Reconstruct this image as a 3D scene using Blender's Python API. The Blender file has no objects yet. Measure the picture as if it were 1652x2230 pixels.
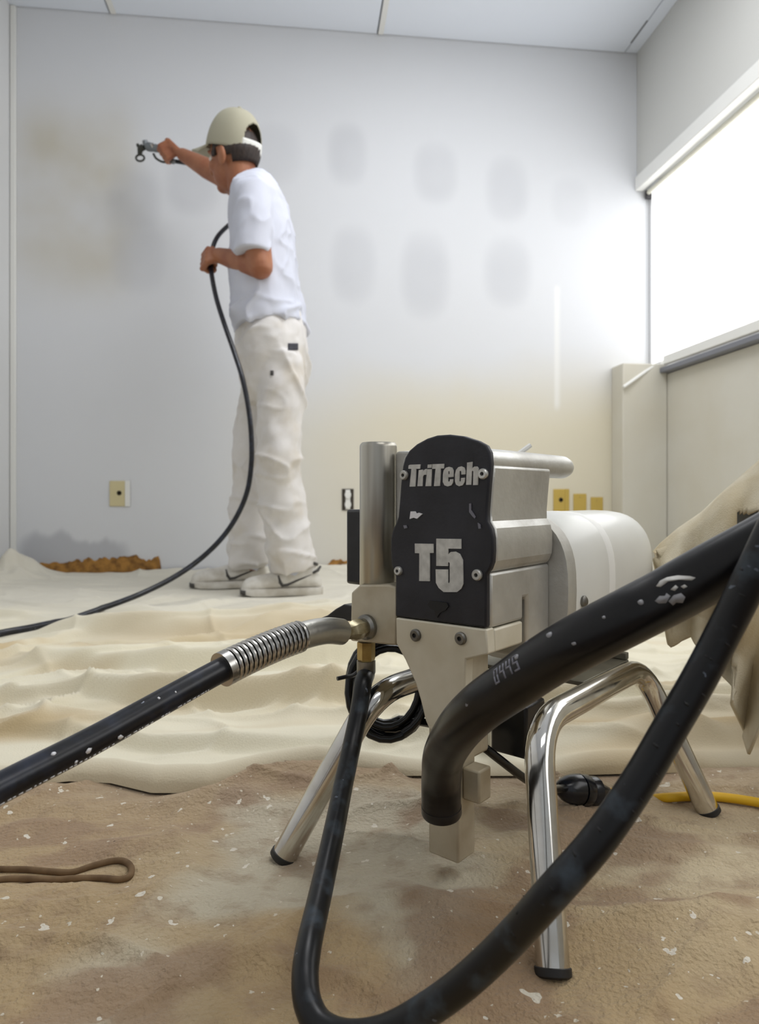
import bpy, bmesh, math, random
import numpy as np
from mathutils import Vector, Matrix
from mathutils.geometry import tessellate_polygon

random.seed(7)
rng = np.random.default_rng(7)
SC = bpy.context.scene
COL = SC.collection

# ------------------------------------------------------------------ camera, world, lights, exposure
FPX, CX, HY, CAMH = 1500.0, 826.0, 1080.0, 0.36        # focal length in px of the 1652 px wide frame, horizon row, eye height
PSI = math.radians(6.5)                                # the camera looks 6.5 degrees to the right of the room's long axis
cp, sp = math.cos(PSI), math.sin(PSI)
cam_d = bpy.data.cameras.new('camera')
cam = bpy.data.objects.new('camera', cam_d)
COL.objects.link(cam)
cam.location = (0, 0, CAMH)
cam.rotation_euler = (math.pi/2, 0, -PSI)
cam_d.sensor_fit = 'HORIZONTAL'
cam_d.sensor_width = 36.0
cam_d.lens = 36.0*FPX/1652.0
cam_d.shift_y = -(1115.0-HY)/1652.0
cam_d.clip_start = 0.02
cam_d.dof.use_dof = True
cam_d.dof.focus_distance = 0.62
cam_d.dof.aperture_fstop = 13.0
SC.camera = cam

world = bpy.data.worlds.new('world')
SC.world = world
world.use_nodes = True
bg = world.node_tree.nodes['Background']
bg.inputs['Color'].default_value = (0.95, 0.98, 1.0, 1)
bg.inputs['Strength'].default_value = 0.36

BLIND_EMIT = 1.55


def area(name, loc, rot, sx, sy, power, color):
    l = bpy.data.lights.new(name, 'AREA')
    l.shape = 'RECTANGLE'
    l.size, l.size_y, l.energy, l.color = sx, sy, power, color
    o = bpy.data.objects.new(name, l)
    o.location, o.rotation_euler = loc, rot
    COL.objects.link(o)
    return o


area('ceiling_fill', (0.6, 1.9, 2.56), (0, 0, 0), 1.2, 0.6, 22, (0.97, 0.98, 1.0))  # unseen fill light, added to light wall and cloth folds from above
area('ceiling_fill', (0.6, -0.6, 2.56), (0, 0, 0), 1.2, 0.6, 9, (1.0, 0.97, 0.93))  # weaker fill light added behind the camera, no fixture there

SC.view_settings.view_transform = 'Standard'
SC.view_settings.look = 'None'
SC.view_settings.gamma = 1.0
SC.view_settings.use_curve_mapping = False
SC.view_settings.exposure = 0.2


# ------------------------------------------------------------------ where things stand
def P(px, py, d):
    """World point at depth d (metres in front of the lens) seen at a spot of the photograph."""
    x = (px-CX)/FPX*d
    return Vector((x*cp+d*sp, -x*sp+d*cp, CAMH-(py-HY)/FPX*d))


def G(px, py, z=0.0):
    return P(px, py, FPX*(CAMH-z)/(py-HY))


TH = math.radians(40)
TC, TS = math.cos(TH), math.sin(TH)
MX, MD = 0.0555, 0.630                                  # the sprayer's front plate stands here in camera x / depth
M_LOC = Vector((MX*cp+MD*sp, -MX*sp+MD*cp, 0))
M_ROT = -(TH+PSI)


def LY(px, py, ly):
    """Point of the sprayer's own frame on its plane y = ly."""
    u = (px-CX)/FPX
    d = (ly+MX*TS+MD*TC)/(u*TS+TC)
    x = u*d
    return ((x-MX)*TC-(d-MD)*TS, CAMH-(py-HY)/FPX*d)


def LX(px, py, lx):
    u = (px-CX)/FPX
    d = (lx+MX*TC-MD*TS)/(u*TC-TS)
    x = u*d
    return ((x-MX)*TS+(d-MD)*TC, CAMH-(py-HY)/FPX*d)


# ------------------------------------------------------------------ noise
def _hash(ix, iy, iz):
    n = (ix*374761393+iy*668265263+iz*2147483647) & 0xFFFFFFFF
    n = ((n ^ (n >> 13))*1274126177) & 0xFFFFFFFF
    n = n ^ (n >> 16)
    return (n & 0xFFFF)/32767.5-1.0


def vnoise(x, y, z=0.0):
    x, y, z = np.broadcast_arrays(np.asarray(x, float), np.asarray(y, float), np.asarray(z, float))
    fx, fy, fz = np.floor(x), np.floor(y), np.floor(z)
    ix, iy, iz = fx.astype(np.int64), fy.astype(np.int64), fz.astype(np.int64)
    tx, ty, tz = x-fx, y-fy, z-fz
    tx, ty, tz = (t*t*t*(t*(t*6-15)+10) for t in (tx, ty, tz))
    r = 0
    for a in (0, 1):
        for b in (0, 1):
            for c in (0, 1):
                w = (tx if a else 1-tx)*(ty if b else 1-ty)*(tz if c else 1-tz)
                r = r+w*_hash(ix+a, iy+b, iz+c)
    return r


def fbm(x, y, z=0.0, o=4):
    r, a = 0, 1.0
    for i in range(o):
        r = r+a*vnoise(x*2**i+17*i, y*2**i+5*i, np.asarray(z)*2**i+3*i)
        a *= 0.5
    return r


def sstep(a, b, x):
    t = np.clip((x-a)/(b-a), 0, 1)
    return t*t*(3-2*t)


# ------------------------------------------------------------------ materials
def lin(c):
    return tuple((v/12.92 if v <= 0.04045 else ((v+0.055)/1.055)**2.4) for v in c)


def rgb(r, g, b):
    return lin((r/255, g/255, b/255))+(1.0,)


def mat(name, col, rough=0.5, metal=0.0, col2=None, scale=8.0, detail=4.0, lo=0.4, hi=0.65, bump=0.0, bscale=60.0, stretch=(1, 1, 1),
        spec=0.5, rough2=None, flecks=None, coat=0.0, attr=None, emit=0.0, sheen=0.0):
    m = bpy.data.materials.new(name)
    m.use_nodes = True
    nt = m.node_tree
    N, L = nt.nodes, nt.links
    b = N['Principled BSDF']
    b.inputs['Roughness'].default_value = rough
    b.inputs['Metallic'].default_value = metal
    b.inputs['Specular IOR Level'].default_value = spec
    b.inputs['Coat Weight'].default_value = coat
    if sheen:
        b.inputs['Sheen Weight'].default_value = sheen
    tc = N.new('ShaderNodeTexCoord')
    mp = N.new('ShaderNodeMapping')
    mp.inputs['Scale'].default_value = stretch
    L.new(tc.outputs['Object'], mp.inputs['Vector'])
    out = None
    if attr:
        a = N.new('ShaderNodeAttribute')
        a.attribute_name = attr
        out = a.outputs['Color']
    if col2 is not None:
        n = N.new('ShaderNodeTexNoise')
        n.inputs['Scale'].default_value = scale
        n.inputs['Detail'].default_value = detail
        L.new(mp.outputs['Vector'], n.inputs['Vector'])
        r = N.new('ShaderNodeMapRange')
        r.inputs['From Min'].default_value, r.inputs['From Max'].default_value = lo, hi
        L.new(n.outputs['Fac'], r.inputs['Value'])
        mx = N.new('ShaderNodeMix')
        mx.data_type = 'RGBA'
        L.new(r.outputs['Result'], mx.inputs['Factor'])
        if out is not None:
            L.new(out, mx.inputs['A'])
        else:
            mx.inputs['A'].default_value = col
        mx.inputs['B'].default_value = col2
        out = mx.outputs['Result']
        if rough2 is not None:
            rr = N.new('ShaderNodeMapRange')
            rr.inputs['From Min'].default_value, rr.inputs['From Max'].default_value = lo, hi
            rr.inputs['To Min'].default_value, rr.inputs['To Max'].default_value = rough, rough2
            L.new(n.outputs['Fac'], rr.inputs['Value'])
            L.new(rr.outputs['Result'], b.inputs['Roughness'])
    for fl in (flecks or []):
        fcol, fscale, fsize, fkeep = fl
        v = N.new('ShaderNodeTexVoronoi')
        v.inputs['Scale'].default_value = fscale
        wn = N.new('ShaderNodeTexNoise')
        wn.inputs['Scale'].default_value = fscale*1.7
        L.new(tc.outputs['Object'], wn.inputs['Vector'])
        wa = N.new('ShaderNodeVectorMath')
        wa.operation = 'MULTIPLY_ADD'
        wa.inputs[1].default_value = (0.9/fscale,)*3
        L.new(wn.outputs['Color'], wa.inputs[0])
        L.new(tc.outputs['Object'], wa.inputs[2])
        L.new(wa.outputs['Vector'], v.inputs['Vector'])
        sx = N.new('ShaderNodeSeparateColor')
        L.new(v.outputs['Color'], sx.inputs['Color'])
        kp = N.new('ShaderNodeMath')
        kp.operation = 'LESS_THAN'
        kp.inputs[1].default_value = fkeep
        L.new(sx.outputs['Red'], kp.inputs[0])
        sz = N.new('ShaderNodeMath')
        sz.operation = 'MULTIPLY'
        sz.inputs[1].default_value = fsize
        L.new(sx.outputs['Green'], sz.inputs[0])
        ls = N.new('ShaderNodeMath')
        ls.operation = 'LESS_THAN'
        L.new(v.outputs['Distance'], ls.inputs[0])
        L.new(sz.outputs[0], ls.inputs[1])
        mu = N.new('ShaderNodeMath')
        mu.operation = 'MULTIPLY'
        L.new(kp.outputs[0], mu.inputs[0])
        L.new(ls.outputs[0], mu.inputs[1])
        mx = N.new('ShaderNodeMix')
        mx.data_type = 'RGBA'
        L.new(mu.outputs[0], mx.inputs['Factor'])
        if out is not None:
            L.new(out, mx.inputs['A'])
        else:
            mx.inputs['A'].default_value = col
        mx.inputs['B'].default_value = fcol
        out = mx.outputs['Result']
    if out is not None:
        L.new(out, b.inputs['Base Color'])
    else:
        b.inputs['Base Color'].default_value = col
    if bump:
        n2 = N.new('ShaderNodeTexNoise')
        n2.inputs['Scale'].default_value = bscale
        n2.inputs['Detail'].default_value = 3
        L.new(mp.outputs['Vector'], n2.inputs['Vector'])
        bp = N.new('ShaderNodeBump')
        bp.inputs['Strength'].default_value = bump
        bp.inputs['Distance'].default_value = 0.004
        L.new(n2.outputs['Fac'], bp.inputs['Height'])
        L.new(bp.outputs['Normal'], b.inputs['Normal'])
    if emit:
        b.inputs['Emission Color'].default_value = col
        b.inputs['Emission Strength'].default_value = emit
    return m


M = {}
M['wall_paint'] = mat('wall_paint', rgb(215, 216, 218), 0.75, attr='paint', bump=0.08, bscale=180)
M['white_wall'] = mat('white_wall', rgb(222, 223, 224), 0.75, bump=0.08, bscale=180)
M['cream_wall'] = mat('cream_wall', rgb(214, 211, 200), 0.75, col2=rgb(208, 203, 188), scale=2, bump=0.08, bscale=180)
M['header_wall'] = mat('header_wall', rgb(205, 205, 201), 0.75, bump=0.08, bscale=180)
M['ceiling'] = mat('ceiling', rgb(234, 240, 250), 0.8, bump=0.05, bscale=200)
M['ceiling_gap'] = mat('ceiling_gap', rgb(120, 122, 124), 0.9)
M['trim_white'] = mat('trim_white', rgb(236, 236, 232), 0.45)
M['carpet'] = mat('carpet', rgb(120, 100, 82), 0.95, col2=rgb(95, 78, 64), scale=40, bump=0.5, bscale=300)
M['glue'] = mat('glue', rgb(176, 128, 62), 0.85, col2=rgb(120, 84, 42), scale=30, bump=0.6, bscale=120)
M['blind_fabric'] = mat('blind_fabric', (1, 1, 1, 1), 0.9, emit=BLIND_EMIT)
M['sill'] = mat('sill', rgb(122, 124, 132), 0.5)  # grey base colour holds the shade of the sill's underside
M['sill_dark'] = mat('sill_dark', rgb(40, 38, 44), 0.5)
M['roller'] = mat('roller', rgb(226, 224, 208), 0.5)
M['chain'] = mat('chain', rgb(120, 120, 124), 0.4, 0.3)
M['cloth_far'] = mat('cloth_far', rgb(226, 216, 188), 0.9, attr='cloth_tone', bump=0.25, bscale=420, sheen=0.1,
                     flecks=[(rgb(70, 52, 32), 3.2, 0.05, 0.25)])
M['cloth_near'] = mat('cloth_near', rgb(170, 150, 122), 0.92, attr='cloth_tone', bump=0.9, bscale=240, sheen=0.1,
                      col2=rgb(150, 126, 100), scale=38, detail=8, lo=0.5, hi=0.85, flecks=[(rgb(222, 214, 196), 22, 0.15, 0.4), (rgb(226, 218, 202), 60, 0.22, 0.4), (rgb(214, 204, 184), 120, 0.22, 0.3), (rgb(70, 52, 36), 18, 0.10, 0.25)])
M['cloth_drape'] = mat('cloth_drape', rgb(208, 200, 178), 0.92, col2=rgb(180, 164, 130), scale=9, bump=0.3, bscale=500)
M['cord_tan'] = mat('cord_tan', rgb(120, 96, 68), 0.9, col2=rgb(96, 74, 50), scale=60)
M['plate_black'] = mat('plate_black', rgb(21, 21, 29), 0.5, col2=rgb(36, 36, 44), scale=26, detail=6, bump=0.05, bscale=300)
M['emblem_black'] = mat('emblem_black', rgb(6, 6, 9), 0.5)
M['letter_silver'] = mat('letter_silver', rgb(214, 213, 208), 0.45, col2=rgb(182, 181, 176), scale=120, lo=0.35, hi=0.7)
M['paint_smear'] = mat('paint_smear', rgb(232, 232, 236), 0.6)
M['worn_grey'] = mat('worn_grey', rgb(150, 150, 154), 0.5)
M['paint_grey'] = mat('paint_grey', rgb(120, 120, 130), 0.6)
M['alu'] = mat('alu', rgb(202, 200, 192), 0.34, 1.0, col2=rgb(168, 165, 156), scale=14, detail=5, rough2=0.46, bump=0.06, bscale=200)
M['alu_cast'] = mat('alu_cast', rgb(206, 206, 202), 0.4, 0.75, col2=rgb(176, 174, 168), scale=12, detail=5, rough2=0.55, bump=0.1, bscale=160)
M['alu_tube'] = mat('alu_tube', rgb(196, 194, 186), 0.28, 1.0, col2=rgb(158, 154, 144), scale=60, stretch=(1, 1, 0.03), detail=3, rough2=0.4)
M['bracket'] = mat('bracket', rgb(218, 212, 194), 0.42, 0.15, col2=rgb(204, 196, 174), scale=16, rough2=0.5)
M['shroud_white'] = mat('shroud_white', rgb(226, 227, 222), 0.35, col2=rgb(216, 216, 210), scale=5, coat=0.2)
M['chrome'] = mat('chrome', rgb(214, 213, 210), 0.09, 1.0, col2=rgb(196, 192, 184), scale=30, rough2=0.2)
M['cradle'] = mat('cradle', rgb(128, 124, 108), 0.5, 0.4, col2=rgb(104, 100, 88), scale=20)
M['rubber'] = mat('rubber', rgb(22, 21, 22), 0.55, col2=rgb(34, 32, 32), scale=40)
M['black_plastic'] = mat('black_plastic', rgb(18, 18, 21), 0.3, col2=rgb(28, 28, 32), scale=50)
M['cable_black'] = mat('cable_black', rgb(12, 12, 13), 0.22)
M['hose_suction'] = mat('hose_suction', rgb(13, 12, 15), 0.3, col2=rgb(36, 33, 33), scale=22, detail=8, lo=0.5, hi=0.75, rough2=0.5, spec=0.4,
                        flecks=[(rgb(120, 120, 126), 60, 0.16, 0.12)])
M['hose_return'] = mat('hose_return', rgb(11, 12, 16), 0.36, col2=rgb(64, 74, 84), scale=48, detail=6, lo=0.53, hi=0.78, rough2=0.6, spec=0.4,
                       flecks=[(rgb(92, 100, 112), 120, 0.2, 0.16)])
M['hose_paint'] = mat('hose_paint', rgb(9, 11, 20), 0.32, col2=rgb(36, 42, 58), scale=60, lo=0.5, hi=0.75,
                      flecks=[(rgb(150, 156, 170), 110, 0.17, 0.12)])
M['hose_far'] = mat('hose_far', rgb(20, 22, 23), 0.5)
M['brass'] = mat('brass', rgb(190, 168, 112), 0.34, 0.9, col2=rgb(150, 124, 74), scale=40)
M['nut_pale'] = mat('nut_pale', rgb(206, 196, 164), 0.35, 0.8, col2=rgb(150, 136, 104), scale=60)
M['steel_dull'] = mat('steel_dull', rgb(150, 148, 142), 0.36, 1.0, col2=rgb(104, 102, 98), scale=40, rough2=0.5)
M['spring'] = mat('spring', rgb(190, 188, 184), 0.25, 1.0)
M['yellow_cord'] = mat('yellow_cord', rgb(226, 178, 24), 0.5)
M['skin'] = mat('skin', rgb(164, 108, 76), 0.5, col2=rgb(146, 88, 60), scale=14, detail=3)
M['skin'].node_tree.nodes['Principled BSDF'].inputs['Subsurface Weight'].default_value = 0.08
M['skin'].node_tree.nodes['Principled BSDF'].inputs['Subsurface Radius'].default_value = (0.01, 0.004, 0.002)
M['shirt'] = mat('shirt', rgb(206, 209, 222), 0.85, bump=0.1, bscale=300)
M['trousers'] = mat('trousers', rgb(222, 219, 217), 0.85, col2=rgb(202, 193, 179), scale=7, lo=0.5, hi=0.75, bump=0.12, bscale=300)
M['cap'] = mat('cap', rgb(172, 168, 148), 0.85, bump=0.15, bscale=400)
M['strap'] = mat('strap', rgb(226, 226, 220), 0.7)
M['hair'] = mat('hair', rgb(36, 26, 22), 0.6, col2=rgb(52, 38, 30), scale=120, stretch=(1, 1, 0.15), bump=0.4, bscale=200)
M['shoe'] = mat('shoe', rgb(222, 219, 212), 0.6, col2=rgb(190, 184, 172), scale=16, bump=0.1, bscale=200)
M['shoe_dark'] = mat('shoe_dark', rgb(66, 64, 62), 0.6)
M['eye'] = mat('eye', rgb(236, 232, 226), 0.2)
M['label_dark'] = mat('label_dark', rgb(52, 52, 62), 0.7)
M['gun_grey'] = mat('gun_grey', rgb(126, 130, 132), 0.4, 0.6)
M['gun_dark'] = mat('gun_dark', rgb(52, 52, 44), 0.5)
M['cream_plastic'] = mat('cream_plastic', rgb(214, 202, 158), 0.4)
M['ochre_plastic'] = mat('ochre_plastic', rgb(196, 168, 84), 0.45)
M['box_dark'] = mat('box_dark', rgb(58, 52, 44), 0.8)
M['plug_black'] = mat('plug_black', rgb(14, 15, 18), 0.22, col2=rgb(30, 34, 44), scale=40)
M['pail'] = mat('pail', rgb(26, 24, 20), 0.5)
M['inlet_alu'] = mat('inlet_alu', rgb(194, 186, 166), 0.4, 0.25, col2=rgb(172, 160, 136), scale=22, rough2=0.5)
_g = bpy.data.materials.new('glass')
_g.use_nodes = True
_gb = _g.node_tree.nodes['Principled BSDF']
_gb.inputs['Transmission Weight'].default_value = 1.0
_gb.inputs['Roughness'].default_value = 0.02
M['glass'] = _g


# ------------------------------------------------------------------ mesh helpers
class MB:
    def __init__(self):
        self.v, self.f = [], []

    def add(self, vs, fs):
        o = len(self.v)
        self.v += [tuple(p) for p in vs]
        self.f += [tuple(i+o for i in f) for f in fs]
        return self

    def box(self, x0, x1, y0, y1, z0, z1):
        vs = [(x, y, z) for x in (x0, x1) for y in (y0, y1) for z in (z0, z1)]
        fs = [(0, 1, 3, 2), (4, 6, 7, 5), (0, 4, 5, 1), (2, 3, 7, 6), (0, 2, 6, 4), (1, 5, 7, 3)]
        return self.add(vs, fs)

    def rings(self, rings, closed=True, caps=True):
        n = len(rings[0])
        vs = [p for r in rings for p in r]
        fs = []
        for i in range(len(rings)-1):
            for j in range(n if closed else n-1):
                a, b = i*n+j, i*n+(j+1) % n
                fs.append((a, b, b+n, a+n))
        if caps and closed:
            fs.append(tuple(range(n))[::-1])
            fs.append(tuple((len(rings)-1)*n+k for k in range(n)))
        return self.add(vs, fs)

    def tube(self, pts, r, n=16, caps=True):
        pts = [Vector(p) for p in pts]
        rr = r if hasattr(r, '__len__') else [r]*len(pts)
        return self.rings(frames(pts, rr, n)[0], caps=caps)

    def limb(self, pts, rr, n=18):
        """Tapered tube with domed ends."""
        pts = [Vector(p) for p in pts]
        rr = list(rr)
        a, b = (pts[0]-pts[1]).normalized(), (pts[-1]-pts[-2]).normalized()
        P0 = [pts[0]+a*rr[0]*s for s in (0.97, 0.75, 0.4)]
        P1 = [pts[-1]+b*rr[-1]*s for s in (0.4, 0.75, 0.97)]
        R0 = [rr[0]*math.sqrt(1-s*s) for s in (0.97, 0.75, 0.4)]
        R1 = [rr[-1]*math.sqrt(1-s*s) for s in (0.4, 0.75, 0.97)]
        return self.tube(P0+pts+P1, R0+rr+R1, n)

    def ellipsoid(self, c, ax, ay, az, n=20, m=12):
        c = Vector(c)
        rs = []
        for i in range(1, m):
            t = math.pi*i/m
            rs.append([c+ax*(math.sin(t)*math.cos(2*math.pi*j/n))+ay*(math.sin(t)*math.sin(2*math.pi*j/n))+az*math.cos(t) for j in range(n)])
        return self.rings(rs)

    def lathe(self, prof, org, axis, n=24, caps=True):
        """prof: (distance along axis, radius)."""
        axis = Vector(axis).normalized()
        u = axis.orthogonal().normalized()
        w = axis.cross(u)
        org = Vector(org)
        rs = [[org+axis*t+u*(r*math.cos(2*math.pi*j/n))+w*(r*math.sin(2*math.pi*j/n)) for j in range(n)] for t, r in prof]
        return self.rings(rs, caps=caps)

    def prism(self, poly, y0, y1, holes=()):
        """Outline in (x, z), extruded from y0 to y1."""
        loops = [list(poly)]+[list(h) for h in holes]
        flat = [p for l in loops for p in l]
        tri = tessellate_polygon([[Vector((p[0], p[1], 0)) for p in l] for l in loops])
        n = len(flat)
        vs = [(p[0], y0, p[1]) for p in flat]+[(p[0], y1, p[1]) for p in flat]
        fs = []
        if not holes:
            fs += [tuple(range(n)), tuple(range(n, 2*n))[::-1]]
        else:
            fs += [tuple(t) for t in tri]+[tuple(i+n for i in t)[::-1] for t in tri]
        o = 0
        for l in loops:
            k = len(l)
            for j in range(k):
                a, b = o+j, o+(j+1) % k
                fs.append((a, b, b+n, a+n))
            o += k
        return self.add(vs, fs)

    def mesh(self, name, off=None, sharp=38, recalc=True):
        me = bpy.data.meshes.new(name)
        v = self.v if off is None else [(a-off[0], b-off[1], c-off[2]) for a, b, c in self.v]
        me.from_pydata(v, [], self.f)
        if recalc:
            bm = bmesh.new()
            bm.from_mesh(me)
            bmesh.ops.recalc_face_normals(bm, faces=bm.faces)
            bm.to_mesh(me)
            bm.free()
        me.polygons.foreach_set('use_smooth', [True]*len(me.polygons))
        if sharp:
            me.set_sharp_from_angle(angle=math.radians(sharp))
        me.update()
        return me


def frames(pts, rr, n):
    T = []
    for i in range(len(pts)):
        a = pts[max(i-1, 0)]
        b = pts[min(i+1, len(pts)-1)]
        T.append((b-a).normalized())
    u = T[0].orthogonal().normalized()
    out, fr = [], []
    for i, p in enumerate(pts):
        u = (u-T[i]*u.dot(T[i])).normalized()
        w = T[i].cross(u)
        fr.append((p, T[i], u, w))
        out.append([p+u*(rr[i]*math.cos(2*math.pi*j/n))+w*(rr[i]*math.sin(2*math.pi*j/n)) for j in range(n)])
    return out, fr


def spline(pts, k=10):
    """Catmull-Rom through the points (works on any tuple length)."""
    p = [np.array(tuple(q), float) for q in pts]
    p = [2*p[0]-p[1]]+p+[2*p[-1]-p[-2]]
    out = []
    for i in range(1, len(p)-2):
        for j in range(k):
            t = j/k
            a, b, c, d = p[i-1], p[i], p[i+1], p[i+2]
            out.append(0.5*((2*b)+(c-a)*t+(2*a-5*b+4*c-d)*t*t+(3*b-a-3*c+d)*t**3))
    out.append(p[-2])
    return out


def spv(pts, k=10):
    return [Vector(q) for q in spline(pts, k)]


def link(name, me, m, parent=None, kind=None, bevel=0.0, seg=2):
    o = bpy.data.objects.new(name, me)
    COL.objects.link(o)
    if m is not None:
        for k in ([m] if not isinstance(m, list) else m):
            me.materials.append(k)
    if parent is not None:
        o.parent = parent
    if kind:
        o['kind'] = kind
    if bevel:
        b = o.modifiers.new('edge_softening', 'BEVEL')
        b.width = bevel
        b.segments = seg
        b.limit_method = 'ANGLE'
        b.angle_limit = math.radians(35)
    return o


def tag(o, label, cat, group=None, kind=None):
    o['label'] = label
    o['category'] = cat
    if group:
        o['group'] = group
    if kind:
        o['kind'] = kind
    return o


def thing(name, label, cat, loc=(0, 0, 0), rz=0.0, group=None):
    o = bpy.data.objects.new(name, None)
    o.empty_display_size = 0.05
    COL.objects.link(o)
    o.location = loc
    o.rotation_euler = (0, 0, rz)
    return tag(o, label, cat, group)


def struct(name, mb, m, parent=None, bevel=0.0):
    return link(name, mb.mesh(name), m, parent, None if parent else 'structure', bevel)


def remeshed(mb, name, voxel, off=None, smooth=4):
    """One continuous surface out of overlapping shapes."""
    me = mb.mesh(name+'_raw', off, sharp=0)
    o = bpy.data.objects.new(name+'_raw', me)
    COL.objects.link(o)
    r = o.modifiers.new('r', 'REMESH')
    r.mode = 'VOXEL'
    r.voxel_size = voxel
    s = o.modifiers.new('s', 'SMOOTH')
    s.factor = 0.5
    s.iterations = smooth
    dg = bpy.context.evaluated_depsgraph_get()
    out = bpy.data.meshes.new_from_object(o.evaluated_get(dg))
    out.name = name
    bpy.data.objects.remove(o)
    bpy.data.meshes.remove(me)
    out.polygons.foreach_set('use_smooth', [True]*len(out.polygons))
    return out


def displace(me, fn):
    n = len(me.vertices)
    co = np.empty(n*3)
    no = np.empty(n*3)
    me.vertices.foreach_get('co', co)
    me.vertices.foreach_get('normal', no)
    co, no = co.reshape(-1, 3), no.reshape(-1, 3)
    co = co+no*np.asarray(fn(co)).reshape(-1, 1)
    me.vertices.foreach_set('co', co.ravel())
    me.update()


# ------------------------------------------------------------------ the room
BY, RX, LXW, CZ = 3.30, 1.679, -1.31, 2.585
HEAD_Z, SILL_Z, BLX, LOWX = 1.962, 0.978, 1.745, 1.775
FRONT = -2.4

struct('floor', MB().box(LXW-0.1, 2.0, FRONT, BY+0.1, -0.1, 0.0), M['carpet'])

# far wall: a fine grid that carries the patchy paint, with thickness behind it
nx, nz = 320, 260
gx = np.linspace(LXW-0.05, 1.95, nx)
gz = np.linspace(0, CZ+0.02, nz)
XX, ZZ = np.meshgrid(gx, gz)
vs = [(x, BY, z) for x, z in zip(XX.ravel(), ZZ.ravel())]
fs = [(j*nx+i, j*nx+i+1, (j+1)*nx+i+1, (j+1)*nx+i) for j in range(nz-1) for i in range(nx-1)]
wb = MB().add(vs, fs)
wb.box(LXW-0.05, 1.95, BY+0.001, BY+0.12, 0, CZ+0.02)
me = wb.mesh('wall_back', recalc=False, sharp=0)
x, z = XX.ravel(), ZZ.ravel()
new = np.array(lin((222/255, 224/255, 228/255)))
old = np.array(lin((222/255, 214/255, 190/255)))
wob = 0.10*fbm(x*1.6, z*1.6)
low = (1-sstep(0.62, 1.06, z+wob*0.8-0.06*sstep(0.2, 1.4, x)))*sstep(-0.55, 0.55, x+wob)*0.9
mid = np.exp(-((x+1.03)/0.26)**4-((z-1.74)/0.42)**4)*(0.75+0.4*fbm(x*3, z*3))
old_w = np.clip(low, 0, 1)
mid = np.clip(mid, 0, 1)*0.75
c = new[None]*(1-old_w[:, None])+old[None]*old_w[:, None]
c = c*(1-mid[:, None])+np.array(lin((196/255, 188/255, 166/255)))[None]*mid[:, None]
grey = np.array(lin((188/255, 190/255, 196/255)))
pw = np.zeros_like(x)
for (qx, qz, qw, qh, qa) in [(0.22, 2.0, 0.08, 0.12, .55), (0.65, 1.93, 0.09, 0.12, .6), (1.01, 1.87, 0.09, 0.13, .5), (1.33, 1.82, 0.08, 0.1, .3),
                             (0.25, 1.47, 0.09, 0.15, .55), (0.60, 1.43, 0.10, 0.17, .55), (1.01, 1.46, 0.10, 0.14, .55), (-0.77, 1.72, 0.10, 0.14, .5),
                             (-0.75, 1.47, 0.10, 0.14, .5), (-0.5, 1.82, 0.10, 0.12, .5), (-0.12, 1.98, 0.1, 0.12, .35)]:
    e = np.abs((x-qx)/qw)**2.6+np.abs((z-qz)/qh)**2.6
    pw = np.maximum(pw, 0.75*qa*(1-sstep(0.0, 2.6, e))*(0.9+0.2*fbm(x*5+qx, z*5, 0.0, 2)))
e = np.maximum(0, (x+1.05)/0.25)**4+np.maximum(0, -(x+1.05)/0.22)**4+((z-0.04)/(0.12+0.04*fbm(x*7, 3.1)))**4
pw = np.maximum(pw, 0.9*(1-sstep(0.5, 1.6, e)))
c = c*(1-pw[:, None])+grey[None]*pw[:, None]
st = np.exp(-((x-1.263)/0.014)**4)*sstep(0.77, 0.82, z)*(1-sstep(1.38, 1.42, z))*0.6
c = c*(1-st[:, None])+np.array([0.9, 0.9, 0.88])[None]*st[:, None]
at = me.color_attributes.new('paint', 'FLOAT_COLOR', 'POINT')
full = np.ones((len(me.vertices), 4))*0.7
full[:len(x), :3] = c
at.data.foreach_set('color', full.ravel().astype(np.float32))
wall_back = link('wall_back', me, M['wall_paint'], kind='structure')

wl = struct('wall_left', MB().box(LXW-0.1, LXW, FRONT, BY, 0, CZ+0.02), M['white_wall'])
struct('trim_1', MB().box(LXW+0.002, LXW+0.026, BY-0.016, BY-0.001, 0.0, CZ-0.002), M['trim_white'], bevel=0.003)
# window wall: lower wall, header, pier behind the camera
struct('wall_right', MB().box(LOWX, LOWX+0.12, FRONT, BY-0.002, 0, 0.955), M['cream_wall'])
struct('wall_header', MB().box(RX, LOWX+0.12, FRONT, BY-0.002, HEAD_Z-0.002, CZ+0.02), M['header_wall'])
struct('wall_pier', MB().box(RX+0.02, LOWX+0.12, FRONT, FRONT+0.5, 0.956, HEAD_Z-0.004), M['header_wall'])
struct('wall_corner', MB().box(1.546, LOWX-0.002, 3.178, BY-0.002, 0, 1.003), M['cream_wall'], bevel=0.004)
# white strip on the boxed corner, slanting up to the sill
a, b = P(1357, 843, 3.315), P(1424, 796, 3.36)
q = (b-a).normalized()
struct('corner_strip', MB().tube([a, b], 0.0085, 8), M['trim_white'])
struct('trim_2', MB().box(RX-0.012, RX+0.03, FRONT, BY-0.003, 1.893, HEAD_Z), M['trim_white'], bevel=0.004)

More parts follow.
